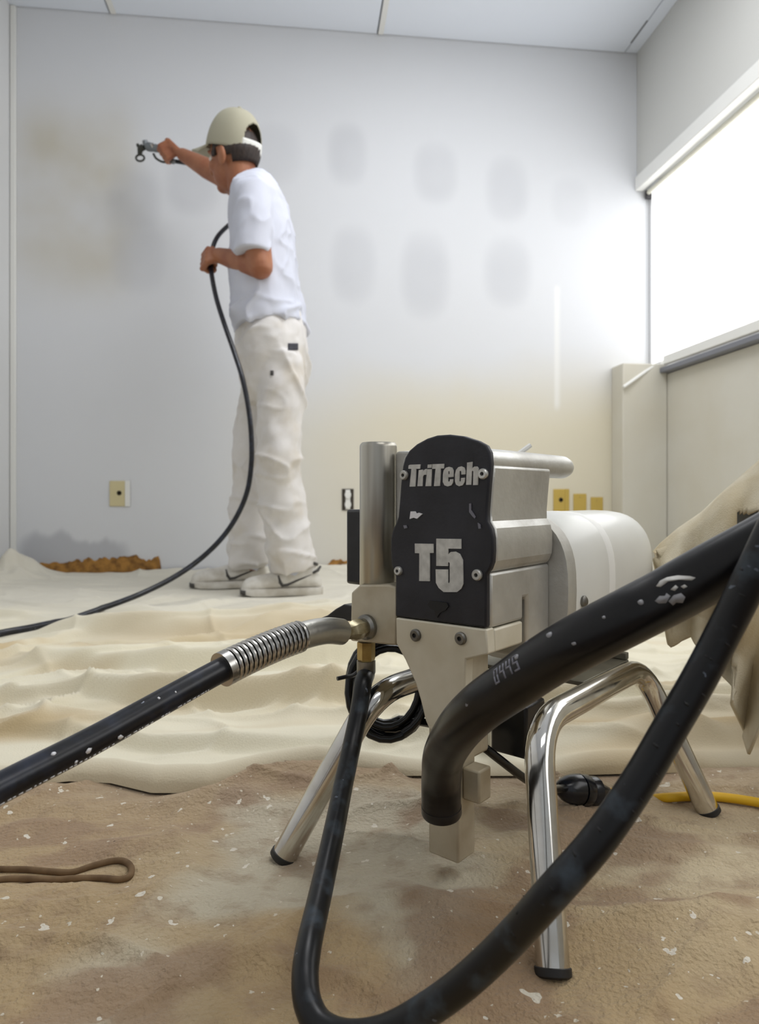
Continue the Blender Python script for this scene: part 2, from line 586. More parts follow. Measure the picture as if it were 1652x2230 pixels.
ceil = struct('ceiling', MB().box(LXW-0.1, 2.0, FRONT, BY+0.1, CZ+0.012, CZ+0.1), M['ceiling_gap'])
for x0, x1 in ((LXW-0.05, -0.877), (-0.871, 0.362), (0.368, 1.612), (1.616, RX)):
    link('panel', MB().box(x0, x1, FRONT, BY-0.004, CZ, CZ+0.0118).mesh('panel'), M['ceiling'], ceil, bevel=0.002)
for x0 in (-0.871, 0.368):
    link('batten', MB().box(x0, x0+0.026, FRONT, BY-0.006, CZ-0.005, CZ-0.0002).mesh('batten'), M['trim_white'], ceil, bevel=0.002)
link('gap_cover', MB().box(1.606, 1.612, 3.06, 3.22, CZ-0.002, CZ-0.0002).mesh('gap_cover'), M['ceiling_gap'], ceil)

# torn strips of baseboard glue
for n, (x0, x1, h0) in enumerate(((-1.235, -0.645, 0.075), (0.10, 0.40, 0.05))):
    k = 90
    t = np.linspace(x0, x1, k)
    ends = sstep(0, 0.06, (t-x0))*sstep(0, 0.01, (x1-t))
    top = 0.018+h0*(0.72+0.20*fbm(t*17+n*9, 0.5, o=3)+0.10*vnoise(t*90, 0.2))*ends*(0.55+0.45*sstep(x0, x0+0.25, t) if n == 0 else 1)
    vs = [(x, BY-0.001, 0.002) for x in t]+[(x, BY-0.001, max(0.01, z)) for x, z in zip(t, top)]
    vs += [(x, BY-0.007-0.002*math.sin(x*90), 0.002) for x in t]+[(x, BY-0.006, max(0.01, z)-0.002) for x, z in zip(t, top)]
    fs = []
    for i in range(k-1):
        fs += [(2*k+i, 2*k+i+1, 3*k+i+1, 3*k+i), (3*k+i, 3*k+i+1, k+i+1, k+i)]
    fs += [(0, 2*k, 3*k, k), (k-1, 2*k-1, 4*k-1, 3*k-1)]
    struct('baseboard_back' if n == 0 else 'baseboard_rest', MB().add(vs, fs), M['glue'])

# window
win = bpy.data.objects.new('window_1', None)
COL.objects.link(win)
win['kind'] = 'structure'
WY0, WY1 = FRONT+0.5, BY-0.004
fr = MB()
fr.box(1.80, 1.86, WY0, WY1, 0.985, 1.02).box(1.80, 1.86, WY0, WY1, 1.92, HEAD_Z-0.004)
for y in (WY0, -0.4, 1.5, WY1-0.05):
    fr.box(1.80, 1.86, y, y+0.05, 1.02, 1.92)
link('window_frame', fr.mesh('window_frame'), M['trim_white'], win)
link('pane', MB().box(1.825, 1.83, WY0+0.01, WY1-0.01, 1.02, 1.92).mesh('pane'), M['glass'], win)
link('window_sill', MB().box(1.735, LOWX+0.11, WY0, 3.215, 0.958, 0.984).mesh('window_sill'), M['sill'], win, bevel=0.004)
link('sill_end', MB().box(1.732, LOWX+0.1, 3.2155, 3.226, 0.957, 0.985).mesh('sill_end'), M['sill_dark'], win, bevel=0.003)
# roller blind
bl = thing('roller_blind', 'white translucent roller blind lowered over the window on the right wall', 'blind', (BLX, 1.0, 1.9))
o0 = bl.location
link('blind_fabric', MB().box(BLX, BLX+0.002, WY0+0.03, 3.272, 1.02, 1.885).mesh('blind_fabric', o0), M['blind_fabric'], bl)
link('roller', MB().tube([(BLX-0.018, WY0+0.03, 1.878), (BLX-0.018, 3.27, 1.878)], 0.011, 14).mesh('roller', o0), M['roller'], bl)
link('bottom_bar', MB().box(BLX-0.010, BLX+0.012, WY0+0.03, 3.15, 0.992, 1.036).mesh('bottom_bar', o0), M['trim_white'], bl, bevel=0.004)
link('bracket', MB().box(BLX-0.03, BLX+0.012, 3.274, 3.286, 1.85, 1.89).mesh('bracket', o0), M['sill_dark'], bl)
ch = MB()
for i in range(150):
    ch.ellipsoid((BLX-0.008, 3.285, 1.845-i*0.0058), Vector((.0024, 0, 0)), Vector((0, .0024, 0)), Vector((0, 0, .0024)), 6, 4)
ch.tube([(BLX-0.008, 3.285, 1.85), (BLX-0.008, 3.285, 0.99)], 0.0009, 5)
link('pull_chain', ch.mesh('pull_chain', o0), M['chain'], bl)


# outlets on the far wall
def outlet(x, z, w, h, kind, label, group=None):
    o = thing('wall_outlet', label, 'outlet', (x, BY, z), 0, group)
    if kind == 'bare':
        link('box', MB().box(-w/2, w/2, -0.004, 0.0, -h/2, h/2).mesh('box'), M['box_dark'], o, bevel=0.001)
        for s in (-1, 1):
            pr = [(0.015*math.cos(t)*1.0, s*0.0235+0.0195*math.sin(t)) for t in np.linspace(0, 2*math.pi, 20, endpoint=False)]
            link('receptacle', MB().prism(pr, -0.012, -0.003).mesh('receptacle'), M['trim_white'], o, bevel=0.001)
        link('strap', MB().box(-0.011, 0.011, -0.006, -0.002, -h/2+0.004, h/2-0.004).mesh('strap'), M['trim_white'], o)
        return
    m = M['cream_plastic'] if kind == 'jack' else M['ochre_plastic']
    link('cover_plate', MB().box(-w/2, w/2, -0.006, 0.0, -h/2, h/2).mesh('cover_plate'), m, o, bevel=0.003)
    if kind == 'blank':
        for s in (-1, 1):
            link('screw', MB().lathe([(0, 0.0035), (0.0015, 0.003)], (0, -0.006, s*h*0.35), (0, -1, 0), 10).mesh('screw'), M['brass'], o)
    else:
        link('socket', MB().lathe([(0, 0.011), (0.003, 0.010), (0.003, 0.006), (0.0, 0.006)], (0, -0.006, 0.003), (0, -1, 0), 16).mesh('socket'), M['box_dark'], o)
        link('side_lip', MB().box(w/2-0.018, w/2+0.004, -0.009, -0.0061, -h/2, h/2).mesh('side_lip'), M['trim_white'] if kind == 'jack' and w > .08 else m, o, bevel=0.001)


outlet(-0.833, 0.3706, 0.088, 0.118, 'jack', 'cream cover plate with one dark socket on the wall left of the painter')
outlet(0.223, 0.3424, 0.056, 0.103, 'bare', 'uncovered receptacle with dark gaps round it, beside the grey filter tube')
outlet(1.281, 0.338, 0.076, 0.112, 'jack2', 'yellow wall plate with a dark socket, closest to the sprayer handle')
outlet(1.380, 0.315, 0.068, 0.112, 'blank', 'blank yellow wall plate between two others above the white motor cover')
outlet(1.468, 0.298, 0.064, 0.112, 'blank', 'smallest of the yellow wall plates, beside the boxed corner of the wall')

# ------------------------------------------------------------------ drop cloths
EDGE = [G(px, py) for px, py in [(-900, 1690), (-300, 1712), (0, 1728), (150, 1712), (240, 1716), (330, 1738), (450, 1738), (560, 1714), (690, 1694), (820, 1700), (1000, 1700),
                                 (1210, 1700), (1400, 1694), (1652, 1692), (2000, 1690)]]
EX = np.array([p.x for p in EDGE])
EY = np.array([p.y for p in EDGE])
FOOT = [P(612, 1290, 2.47), P(505, 1280, 2.66)]
HOSEPTS = [G(px, py) for px, py in [(-120, 1418), (-50, 1406), (0, 1394), (45, 1382), (90, 1370), (140, 1356), (190, 1340), (240, 1326)]]


def calm(x, y, c, r):
    return 1-np.exp(-(((x-c[0])/r)**2+((y-c[1])/r)**2))


def far_h(x, y, s):
    """Height of the cream cloth; s = distance behind its front hem."""
    wx = x+0.10*vnoise(x*1.3, y*2.0, 4.0)
    wy = y+0.10*vnoise(x*1.1+9, y*1.5, 2.0)+0.10*x*0.15
    near = np.exp(-(s/1.15)**2)

    def pleat(ph, sharp):
        q = ph-np.floor(ph)
        return np.where(q < sharp, sstep(0, sharp, q), (1-(q-sharp)/(1-sharp))**1.6)

    a1 = np.clip(0.55+0.9*vnoise(wx*1.1+5, wy*2.2, 3.0), 0.05, 1.3)
    a2 = np.clip(0.35+1.0*vnoise(wx*1.9+2, wy*3.0, 7.0), 0.0, 1.2)
    h = 0.048*a1*pleat(wy*3.6+1.1*vnoise(wx*1.5, wy*1.3, 1.5), 0.11)*(0.3+0.7*near)
    h = h+0.020*a2*pleat(wy*7.7-wx*1.1+1.6*vnoise(wx*2.4+7, wy*2.6, 2.5), 0.12)*(0.35+0.65*near)
    r3 = 1-np.abs(vnoise(wx*3.2+3, wy*5.0+wx*2.0, 9.0))
    r4 = 1-np.abs(vnoise(wx*2.3-wy*2.2, wy*3.0+1, 4.0))
    r5 = 1-np.abs(vnoise(wx*4.2+y*2.0, wy*6.0, 12.0))
    r6 = 1-np.abs(vnoise(wx*2.1-wy*3.0+5, wy*2.4, 14.0))
    h = h+0.010*r3**6+0.013*r4**9*near+0.008*r5**12+0.016*r6**16*near+0.005*fbm(x*5, y*9, 3.0, 3)
    h = h+0.0016*vnoise(x*24, y*36, 5.0)
    k = 1.0
    for f in FOOT:
        k = k*calm(x, y, f, 0.27)
    for f in HOSEPTS:
        k = k*(1-0.8*(1-calm(x, y, f, 0.09)))
    h = h*k
    # bunched up against the far wall
    h = h+0.030*sstep(0.35, 0.02, BY-y)*(0.5+0.6*vnoise(x*3.1, y*2, 7.0))*sstep(0.0, 0.3, np.abs(x-(-0.95))-0.12)
    h = h+0.10*np.exp(-((x+1.25)/0.12)**2-((y-3.12)/0.16)**2)*(1+0.5*vnoise(x*14, y*14, 1.0))
    # hem: rolled over at the front
    roll = 0.017+0.012*vnoise(x*4.0, 0.3, 2.0)+0.004*vnoise(x*13.0, 0.9, 2.0)
    prof = np.sqrt(np.clip(1-((s-0.03)/0.03)**2, 0, 1))
    hem = roll*np.where(s < 0.03, prof, 0.35+0.65*np.exp(-((s-0.03)/0.02)**2))
    h = h*sstep(0.03, 0.12, s)+hem*np.exp(-np.maximum(0, s-0.03)/0.10)
    return 0.006+np.maximum(0, h)+0.0*x


nx, ny = 620, 560
ux = np.linspace(LXW+0.006, 1.74, nx)
us = np.concatenate([np.linspace(0, 0.07, 24), np.linspace(0.0742, 1, ny-24)])
ye = np.interp(ux, EX, EY)
XX = np.repeat(ux[None], ny, 0)
LEN = (BY-0.012)-ye
SS = us[:, None]*LEN[None]
SS[:24] = us[:24, None]
blend = us[24:, None]
SS[24:] = 0.0742+(blend-0.0742)/(1-0.0742)*(LEN[None]-0.0742)
YY = ye[None]+SS
ZZ = far_h(XX, YY, SS)
inside = (XX > 1.53) & (YY > 3.165)
ZZ = np.where(inside, 0.004, ZZ)
vs = np.stack([XX.ravel(), YY.ravel(), ZZ.ravel()], 1)
fs = [(j*nx+i, j*nx+i+1, (j+1)*nx+i+1, (j+1)*nx+i) for j in range(ny-1) for i in range(nx-1) if not inside[j, i]]


def toned(mb, name, cols):
    me = mb.mesh(name, sharp=0, recalc=False)
    at = me.color_attributes.new('cloth_tone', 'FLOAT_COLOR', 'POINT')
    full = np.ones((len(me.vertices), 4))
    full[:, :3] = cols
    at.data.foreach_set('color', full.ravel().astype(np.float32))
    return me


x, y, s_ = XX.ravel(), YY.ravel(), SS.ravel()
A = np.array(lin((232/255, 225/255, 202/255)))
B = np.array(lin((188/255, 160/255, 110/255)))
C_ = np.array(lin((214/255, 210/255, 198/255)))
st = np.clip(0.12+1.1*fbm(x*1.2+4, y*4.6, 8.0)+0.4*vnoise(x*5, y*17, 3.0), 0, 1)*0.8*(1-0.8*sstep(0.6, 1.2, s_))  # brown bands: part staining, part fold shade put into the colour
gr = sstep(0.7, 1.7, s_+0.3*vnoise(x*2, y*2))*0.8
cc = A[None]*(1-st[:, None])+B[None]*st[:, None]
cc = cc*(1-gr[:, None])+C_[None]*gr[:, None]
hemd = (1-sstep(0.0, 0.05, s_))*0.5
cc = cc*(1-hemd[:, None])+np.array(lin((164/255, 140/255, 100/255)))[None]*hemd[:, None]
far = link('drop_cloth', toned(MB().add(vs, fs), 'drop_cloth', cc), M['cloth_far'])
tag(far, 'cream canvas drop cloth in rumpled folds, spread up to the far wall under the painter', 'drop cloth', 'canvas drop cloths on the floor')


def near_h(x, y):
    h = 0.011*fbm(x*3.2, y*7.0, 2.0, 6)+0.009*(1-np.abs(vnoise(x*7+y*3, y*13, 5.0)))**7*np.clip(0.4+vnoise(x*2.5, y*4, 8.0), 0, 1)+0.007*(1-np.abs(vnoise(x*5-y*6, y*9+x*3, 15.0)))**9+0.012*(1-np.abs(vnoise(x*1.6+y*0.8, y*4.2+2, 3.0)))**7+0.0012*fbm(x*30, y*46, 2.0, 2)
    h = h+0.006*(1-np.abs(vnoise(x*4.5+2, y*7+x*2.0, 8.0)))**5
    c = 1.0
    for q in FEET_XY:
        c = c*(1-0.9*np.exp(-(((x-q[0])/0.05)**2+((y-q[1])/0.05)**2)))
    return 0.003+np.maximum(0, h)*c


FEET_XY = [tuple(G(px, py))[:2] for px, py in [(1204, 2132), (616, 1876), (1542, 1776)]]
nx, ny = 560, 340
gx = np.linspace(-1.0, 1.35, nx)
gy = np.linspace(0.10, 1.12, ny)
XX, YY = np.meshgrid(gx, gy)
ZZ = near_h(XX, YY)
yl = np.interp(XX, EX, EY)
ZZ = np.where(YY > yl+0.005, 0.002, ZZ)
vs = np.stack([XX.ravel(), YY.ravel(), ZZ.ravel()], 1)
fs = [(j*nx+i, j*nx+i+1, (j+1)*nx+i+1, (j+1)*nx+i) for j in range(ny-1) for i in range(nx-1)]
x, y = XX.ravel(), YY.ravel()
A = np.array(lin((204/255, 188/255, 156/255)))
B = np.array(lin((180/255, 156/255, 118/255)))
C_ = np.array(lin((200/255, 193/255, 172/255)))
D_ = np.array(lin((148/255, 120/255, 94/255)))
t1 = np.clip(0.5+0.9*fbm(x*2.2, y*4.0, 1.0), 0, 1)
t2 = sstep(0.1, 0.5, fbm(x*3.0+8, y*4.0, 5.0))*0.8
t3 = sstep(0.25, 0.7, fbm(x*7+1, y*12, 7.0))*0.7
cc = A[None]*(1-t1[:, None])+B[None]*t1[:, None]
cc = cc*(1-t2[:, None])+C_[None]*t2[:, None]
cc = cc*(1-t3[:, None])+D_[None]*t3[:, None]
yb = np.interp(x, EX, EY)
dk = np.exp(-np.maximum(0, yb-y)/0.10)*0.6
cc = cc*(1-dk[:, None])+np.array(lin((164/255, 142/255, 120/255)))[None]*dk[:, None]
near = link('drop_cloth', toned(MB().add(vs, fs), 'drop_cloth', cc), M['cloth_near'])
tag(near, 'dirty tan drop cloth with paint specks, lying under the chrome legs of the sprayer', 'drop cloth', 'canvas drop cloths on the floor')

# ------------------------------------------------------------------ the sprayer
S = thing('paint_sprayer', 'airless paint sprayer with black front plate lettered T5 standing on chrome tube legs', 'paint sprayer', M_LOC, M_ROT)


def sp_part(name, mb, m, parent=None, bevel=0.0, sharp=38, seg=2):
    return link(name, mb.mesh(name, sharp=sharp), m, parent or S, None, bevel, seg)


PL = [(978, 946), (950, 948), (928, 955), (906, 967), (890, 981), (881, 996), (876, 1015), (872, 1050), (869, 1090), (866, 1125), (861, 1140), (854, 1154), (850, 1172),
      (849.5, 1200), (851, 1228), (855, 1243), (860.5, 1256), (860.5, 1300), (860.5, 1343), (960, 1355.5), (1058.5, 1368), (1058.5, 1300), (1058.5, 1250), (1066, 1240), (1071.5, 1225), (1073, 1200),
      (1072.5, 1172), (1069, 1152), (1060, 1136), (1059.5, 1115), (1064, 1055), (1068, 1010), (1066, 985), (1058, 970), (1040, 960), (1008, 949.5)]
plate = [LY(px, py, 0) for px, py in PL]
cpl = sp_part('front_cover', MB().prism(plate, 0.0, 0.007), M['plate_black'], bevel=0.0018)


def grow(poly, k):
    cx = sum(p[0] for p in poly)/len(poly)
    cz = sum(p[1] for p in poly)/len(poly)
    return [(cx+(x-cx)*k, cz+(z-cz)*k) for x, z in poly]


# gear housing: upper block, bulging barrel and lower block behind the cover
up = [p for p in plate if p[1] > 0.333]
hz = grow(plate, 0.985)
sp_part('gear_housing', MB().prism([p for p in hz if 0.28 < p[1] < 0.3905], 0.0072, 0.118), M['alu_cast'], bevel=0.003, sharp=14)
lowb = MB().prism([(0.0072, 0.2435), (0.066, 0.2435), (0.066, 0.264), (0.0735, 0.264), (0.0735, 0.205), (0.120, 0.205), (0.120, 0.2925), (0.0072, 0.2925)], -0.0505, 0.0490)
lowb.v = [(b, a, c) for a, b, c in lowb.v]
sp_part('lower_housing', lowb, M['alu_cast'], bevel=0.003)
# carry bars along the top
for s in (1, -1):
    cxh, czh = s*0.0385, 0.3905
    h = MB().lathe([(0.0, 0.010), (0.002, 0.0120), (0.05, 0.0122), (0.163, 0.0120), (0.171, 0.0102), (0.176, 0.0055), (0.1775, 0.001)], (cxh, 0.0075, czh), (0, 1, 0), 20)
    sp_part('carry_bar', h, M['alu_cast'])
sp_part('top_rod', MB().tube([(0.0, 0.128, 0.398), (0.012, 0.150, 0.414)], 0.0028, 8), M['trim_white'])


def supere(a, b, n, k=44):
    out = []
    for i in range(k):
        t = 2*math.pi*i/k
        c, s = math.cos(t), math.sin(t)
        out.append((a*math.copysign(abs(c)**(2/n), c), b*math.copysign(abs(s)**(2/n), s)))
    return out


def shroud(ly_prof, n=2.7, zc=0.265, a=0.0695, b=0.078):
    m = MB()
    m.rings([[(p[0]*k, y, zc+p[1]*k2) for p in supere(a, b, n)] for y, k, k2 in ly_prof])
    return m


sp_part('motor_flange', shroud([(0.1205, 0.93, 0.94), (0.1215, 0.985, 0.985), (0.136, 1.0, 1.0), (0.140, 0.992, 0.994), (0.1405, 0.96, 0.97)]), M['alu_cast'])
mo = sp_part('motor_cover', shroud([(0.1408, 0.955, 0.965), (0.143, 0.972, 0.978), (0.25, 0.978, 0.984), (0.350, 0.975, 0.982), (0.370, 0.955, 0.965), (0.382, 0.91, 0.925),
                                    (0.390, 0.82, 0.85), (0.393, 0.66, 0.7), (0.394, 0.3, 0.3)]), M['shroud_white'])
link('cover_seam', shroud([(0.228, 0.976, 0.982), (0.231, 0.985, 0.989), (0.234, 0.989, 0.992), (0.240, 0.989, 0.992), (0.243, 0.985, 0.989), (0.246, 0.976, 0.982)]).mesh('cover_seam'), M['trim_white'], mo)
e = LX(1272, 1310, 0.0690)
link('screw', MB().lathe([(0, 0.006), (0.003, 0.006), (0.0045, 0.004), (0.0046, 0.001)], (0.067, e[0], e[1]), (1, 0, 0.1), 12).mesh('screw'), M['steel_dull'], mo)


# lettering on the cover, digitised as outlines
def zoomed(pts, ox, oy, k=6.883):
    return [LY(ox+x/k, oy+y/k, -0.0006) for x, y in pts]


def letters(name, shapes, ox, oy, m, y0=-0.0012, y1=0.0006, holes=None):
    mb = MB()
    for i, s in enumerate(shapes):
        hs = [zoomed(h, ox, oy) for h in (holes or {}).get(i, [])]
        mb.prism(zoomed(s, ox, oy), y0, y1, hs)
    return link(name, mb.mesh(name, sharp=20), m, cpl)


TRI = [[(272, 212), (276, 162), (300, 152), (450, 146), (443, 212), (388, 214), (375, 478), (290, 480), (318, 214)],
       [(428, 232), (492, 225), (488, 252), (520, 220), (550, 214), (541, 302), (505, 303), (487, 335), (480, 472), (408, 473)],
       [(562, 150), (622, 146), (619, 198), (558, 201)],
       [(555, 220), (622, 217), (610, 472), (528, 474)],
       [(632, 144), (805, 138), (800, 207), (757, 209), (742, 470), (655, 472), (680, 212), (627, 214)],
       [(790, 300), (800, 240), (830, 198), (880, 183), (925, 196), (946, 240), (946, 335), (868, 341), (866, 398), (880, 410), (893, 395), (895, 370), (942, 367), (938, 420), (915, 460),
        (860, 478), (812, 460), (788, 410)],
       [(970, 300), (985, 230), (1020, 188), (1065, 176), (1108, 195), (1125, 240), (1125, 296), (1065, 299), (1064, 252), (1050, 240), (1038, 255), (1034, 395), (1045, 408), (1057, 398),
        (1061, 350), (1118, 346), (1112, 410), (1085, 458), (1030, 474), (985, 450), (970, 400)],
       [(1152, 120), (1230, 108), (1224, 208), (1260, 179), (1300, 178), (1322, 206), (1312, 455), (1240, 458), (1245, 252), (1232, 240), (1221, 255), (1212, 452), (1136, 453)]]
letters('name_lettering', TRI, 850, 990, M['letter_silver'], holes={5: [[(872, 250), (890, 249), (890, 293), (870, 295)]]})
T5 = [[(368, 232), (646, 236), (646, 372), (590, 374), (590, 796), (434, 792), (436, 378), (370, 374)],
      [(690, 158), (1060, 164), (1060, 310), (868, 308), (868, 395), (905, 358), (975, 352), (1040, 388), (1085, 480), (1092, 840), (1060, 910), (1000, 958), (800, 958), (725, 895),
       (685, 820), (680, 618), (866, 620), (866, 815), (880, 832), (892, 800), (892, 530), (880, 508), (866, 515), (866, 570), (690, 566)]]
letters('model_lettering', T5, 850, 1150, M['letter_silver'])
letters('emblem', [[(560, 1150), (595, 1088), (700, 1098), (850, 1120), (872, 1170), (830, 1230), (755, 1265), (725, 1300), (705, 1342), (668, 1300), (664, 1235), (600, 1205)]],
        850, 1150, M['emblem_black'])
letters('paint_chip', [[(290, 965), (305, 852), (372, 850), (388, 882), (425, 872), (482, 888), (440, 925), (400, 962), (350, 945)]], 850, 990, M['paint_smear'])
for _sh in ([[(1182, 735), (1208, 730), (1208, 830), (1245, 885), (1275, 935), (1262, 958), (1225, 920), (1182, 862)], [(1310, 1022), (1345, 1050), (1352, 1108), (1322, 1110)],
                       [(195, 1060), (240, 1058), (250, 1100), (210, 1110)]]):
    letters('paint_drip', [_sh], 850, 990, M['paint_grey'])


def screw(px, py, r, m=M['steel_dull'], y=0.0, parent=None, ring=None):
    x, z = LY(px, py, y)
    mb = MB().lathe([(0, r), (0.0022, r), (0.0034, r*0.8), (0.0034, r*0.38), (0.0015, r*0.34), (0.0015, 0.0002)], (x, y, z), (0, -1, 0), 18)
    o = link('screw', mb.mesh('screw'), m, parent or cpl)
    link('hex_socket', MB().lathe([(0.0016, r*0.33), (0.0019, r*0.3)], (x, y, z), (0, -1, 0), 6).mesh('hex_socket'), M['emblem_black'], o)
    return o


screw(881, 1035, 0.0046, M['alu_cast'])
screw(1053, 1032, 0.0048, M['alu_cast'])
screw(868.5, 1243, 0.0044, M['alu_cast'])
screw(1040, 1252, 0.0050, M['alu_cast'])

# tapered bracket below the cover
BR = [(861, 1345), (862, 1402), (882, 1438), (904, 1488), (915, 1525), (926, 1570), (940, 1602), (958, 1640), (985, 1640), (1003, 1600), (1011, 1520), (1014, 1436), (1062, 1425), (1058.5, 1371)]
br = [LY(px, py, -0.001) for px, py in BR]
bk = sp_part('pump_bracket', MB().prism(br, -0.001, 0.012), M['bracket'], bevel=0.0015)
sp_part('bracket_flange', MB().box(-0.050, 0.0495, 0.0125, 0.064, 0.2215, 0.2425), M['bracket'], bevel=0.002)
sp_part('pump_body', MB().box(-0.022, 0.024, 0.0125, 0.046, 0.120, 0.221), M['inlet_alu'], bevel=0.003)
screw(906, 1383, 0.0058, y=-0.001, parent=bk)
screw(1004, 1390, 0.0058, y=-0.001, parent=bk)
# inlet at the foot of the pump
inl = MB().box(-0.0075, 0.0250, -0.008, 0.020, 0.0345, 0.150)
sp_part('inlet_block', inl, M['inlet_alu'], bevel=0.002)
sp_part('inlet_cap', MB().box(0.0252, 0.043, -0.002, 0.018, 0.090, 0.119), M['inlet_alu'], bevel=0.002)

# filter tube and manifold at the cover's side
fx = -0.0925
ft = MB().lathe([(0.2665, 0.0178), (0.2685, 0.0192), (0.410, 0.0192), (0.4125, 0.0187), (0.4145, 0.0170), (0.4150, 0.008)], (fx, 0.022, 0), (0, 0, 1), 40)
sp_part('filter_tube', ft, M['alu_tube'])
mpoly = [LY(px, py, 0) for px, py in [(782, 1274), (764, 1290), (762, 1396), (861, 1406), (861, 1278), (845, 1273)]]
man = sp_part('manifold', MB().prism(mpoly, 0.0, 0.046), M['inlet_alu'], bevel=0.002)
sp_part('side_plate', MB().box(-0.0725, -0.0535, 0.024, 0.036, 0.270, 0.405), M['alu_cast'], bevel=0.003)
sp_part('pressure_control', MB().box(-0.160, -0.108, 0.046, 0.085, 0.262, 0.345), M['black_plastic'], bevel=0.003)
# valve lever behind the manifold
vl = [LY(px, py, 0.0462) for px, py in [(748, 1316), (730, 1326), (712, 1340), (690, 1349), (692, 1353), (762, 1353), (812, 1350), (812, 1325), (770, 1320)]]
sp_part('valve_lever', MB().prism(vl, 0.0462, 0.062), M['black_plastic'], bevel=0.002)
# outlet fitting, elbow pointing out of the manifold
oz = 0.2295
sp_part('outlet_boss', MB().lathe([(0, 0.0125), (0.004, 0.0125), (0.007, 0.010), (0.0072, 0.006)], (-0.088, -0.0002, oz), (0, -1, 0), 24), M['steel_dull'])
sp_part('outlet_nut', MB().lathe([(0.0074, 0.0085), (0.010, 0.0098), (0.020, 0.0098), (0.0225, 0.0085), (0.028, 0.0074), (0.034, 0.0074)], (-0.088, 0, oz), (0, -1, -0.02), 6), M['nut_pale'])
# drain fitting under the manifold
dx, dz = -0.0985, 0.2115
sp_part('drain_nut', MB().lathe([(0, 0.0092), (0.017, 0.0092), (0.019, 0.0082)], (dx, 0.010, dz), (0, 0, -1), 6), M['brass'])
sp_part('drain_collar', MB().lathe([(0.019, 0.0096), (0.031, 0.0096), (0.033, 0.0088)], (dx, 0.010, dz), (0, 0, -1), 12), M['steel_dull'])

# chrome tube legs: two bent tubes, each with two rubber feet
BZ, BXL = 0.163, 0.083


def ufoot(px, py, d=None):
    g = G(px, py)-M_LOC
    a = -M_ROT
    return Vector((g.x*math.cos(a)-g.y*math.sin(a), g.x*math.sin(a)+g.y*math.cos(a), 0.0))


FR_, RR_, FL_ = ufoot(1204, 2132), ufoot(1542, 1776), ufoot(616, 1876)
RL_ = Vector((-RR_.x, RR_.y, 0))


def leg_path(s, f0, f1, ya, yb):
    a = Vector((s*BXL, ya, BZ))
    b = Vector((s*BXL, yb, BZ))
    pts = [f0+Vector((0, 0, 0.004))]
    R = 0.042
    for corner, p0, p1 in ((a, f0, b), (b, a, f1)):
        u = (p0-corner).normalized()
        w = (p1-corner).normalized()
        for k in range(9):
            t = k/8
            q0, q1 = corner+u*R, corner+w*R
            pts.append(q0*(1-t)**2+corner*2*t*(1-t)+q1*t*t)
    pts.append(f1+Vector((0, 0, 0.004)))
    dense = []
    for i in range(len(pts)-1):
        n = 10 if (pts[i+1]-pts[i]).length > 0.05 else 1
        for j in range(n):
            dense.append(pts[i].lerp(pts[i+1], j/n))
    return dense+[pts[-1]]


for s, f0, f1, ya, yb in ((1, FR_, RR_, 0.027, 0.285), (-1, FL_, RL_, 0.004, 0.285)):
    lp = leg_path(s, f0, f1, ya, yb)
    lg = sp_part('leg_tube', MB().tube(lp, 0.0127, 28), M['chrome'], sharp=50)
    for q, nx_ in ((lp[0], lp[1]), (lp[-1], lp[-2])):
        dr = (q-nx_).normalized()
        cap = MB().lathe([(-0.0045, 0.0129), (-0.004, 0.0138), (0.001, 0.0138), (0.0025, 0.012), (0.0026, 0.003)], q, dr, 24)
        link('rubber_foot', cap.mesh('rubber_foot'), M['rubber'], lg)
# cradle plate between the bars, under the motor
sp_part('cradle_plate', MB().box(-0.072, 0.072, 0.150, 0.275, 0.1665, 0.1715).box(-0.072, 0.072, 0.267, 0.275, 0.172, 0.180), M['cradle'], bevel=0.001)
# switch box under the cradle
sp_part('switch_box', MB().box(0.006, 0.046, 0.078, 0.118, 0.106, 0.158).box(0.010, 0.042, 0.082, 0.114, 0.158, 0.168), M['black_plastic'], bevel=0.003)


def M2W(v):
    v = Vector(v)
    return M_LOC+Vector((v.x*math.cos(M_ROT)-v.y*math.sin(M_ROT), v.x*math.sin(M_ROT)+v.y*math.cos(M_ROT), v.z))


# ------------------------------------------------------------------ hoses
def on_tube(pts, r, s0, ang, ups=None):
    """Frame on a tube's skin at arclength s0 and angle ang measured from the side that faces UP x tangent."""
    acc = 0.0
    for i in range(len(pts)-1):
        l = (pts[i+1]-pts[i]).length
        if acc+l >= s0 or i == len(pts)-2:
            t = (s0-acc)/l
            p = pts[i].lerp(pts[i+1], t)
            tg = (pts[i+1]-pts[i]).normalized()
            side = tg.cross(Vector((0, 0, 1))).normalized()
            up = side.cross(tg)
            n = side*math.cos(ang)+up*math.sin(ang)
            b = -side*math.sin(ang)+up*math.cos(ang)
            return p+n*r, tg, b, n
        acc += l


def patch(mb, pts, r, s0, ang, poly, th=0.0004):
    """A small printed outline (along, around) wrapped onto the tube's skin."""
    a, b = [], []
    for u, w in poly:
        p, tg, bb, n = on_tube(pts, r, s0+u, ang+w/r)
        a.append(p+n*th)
        b.append(p-n*th)
    k = len(poly)
    mb.add(a+b, [tuple(range(k)), tuple(range(k, 2*k))[::-1]]+[(i, (i+1) % k, k+(i+1) % k, k+i) for i in range(k)])


def length(pts):
    return sum((pts[i+1]-pts[i]).length for i in range(len(pts)-1))


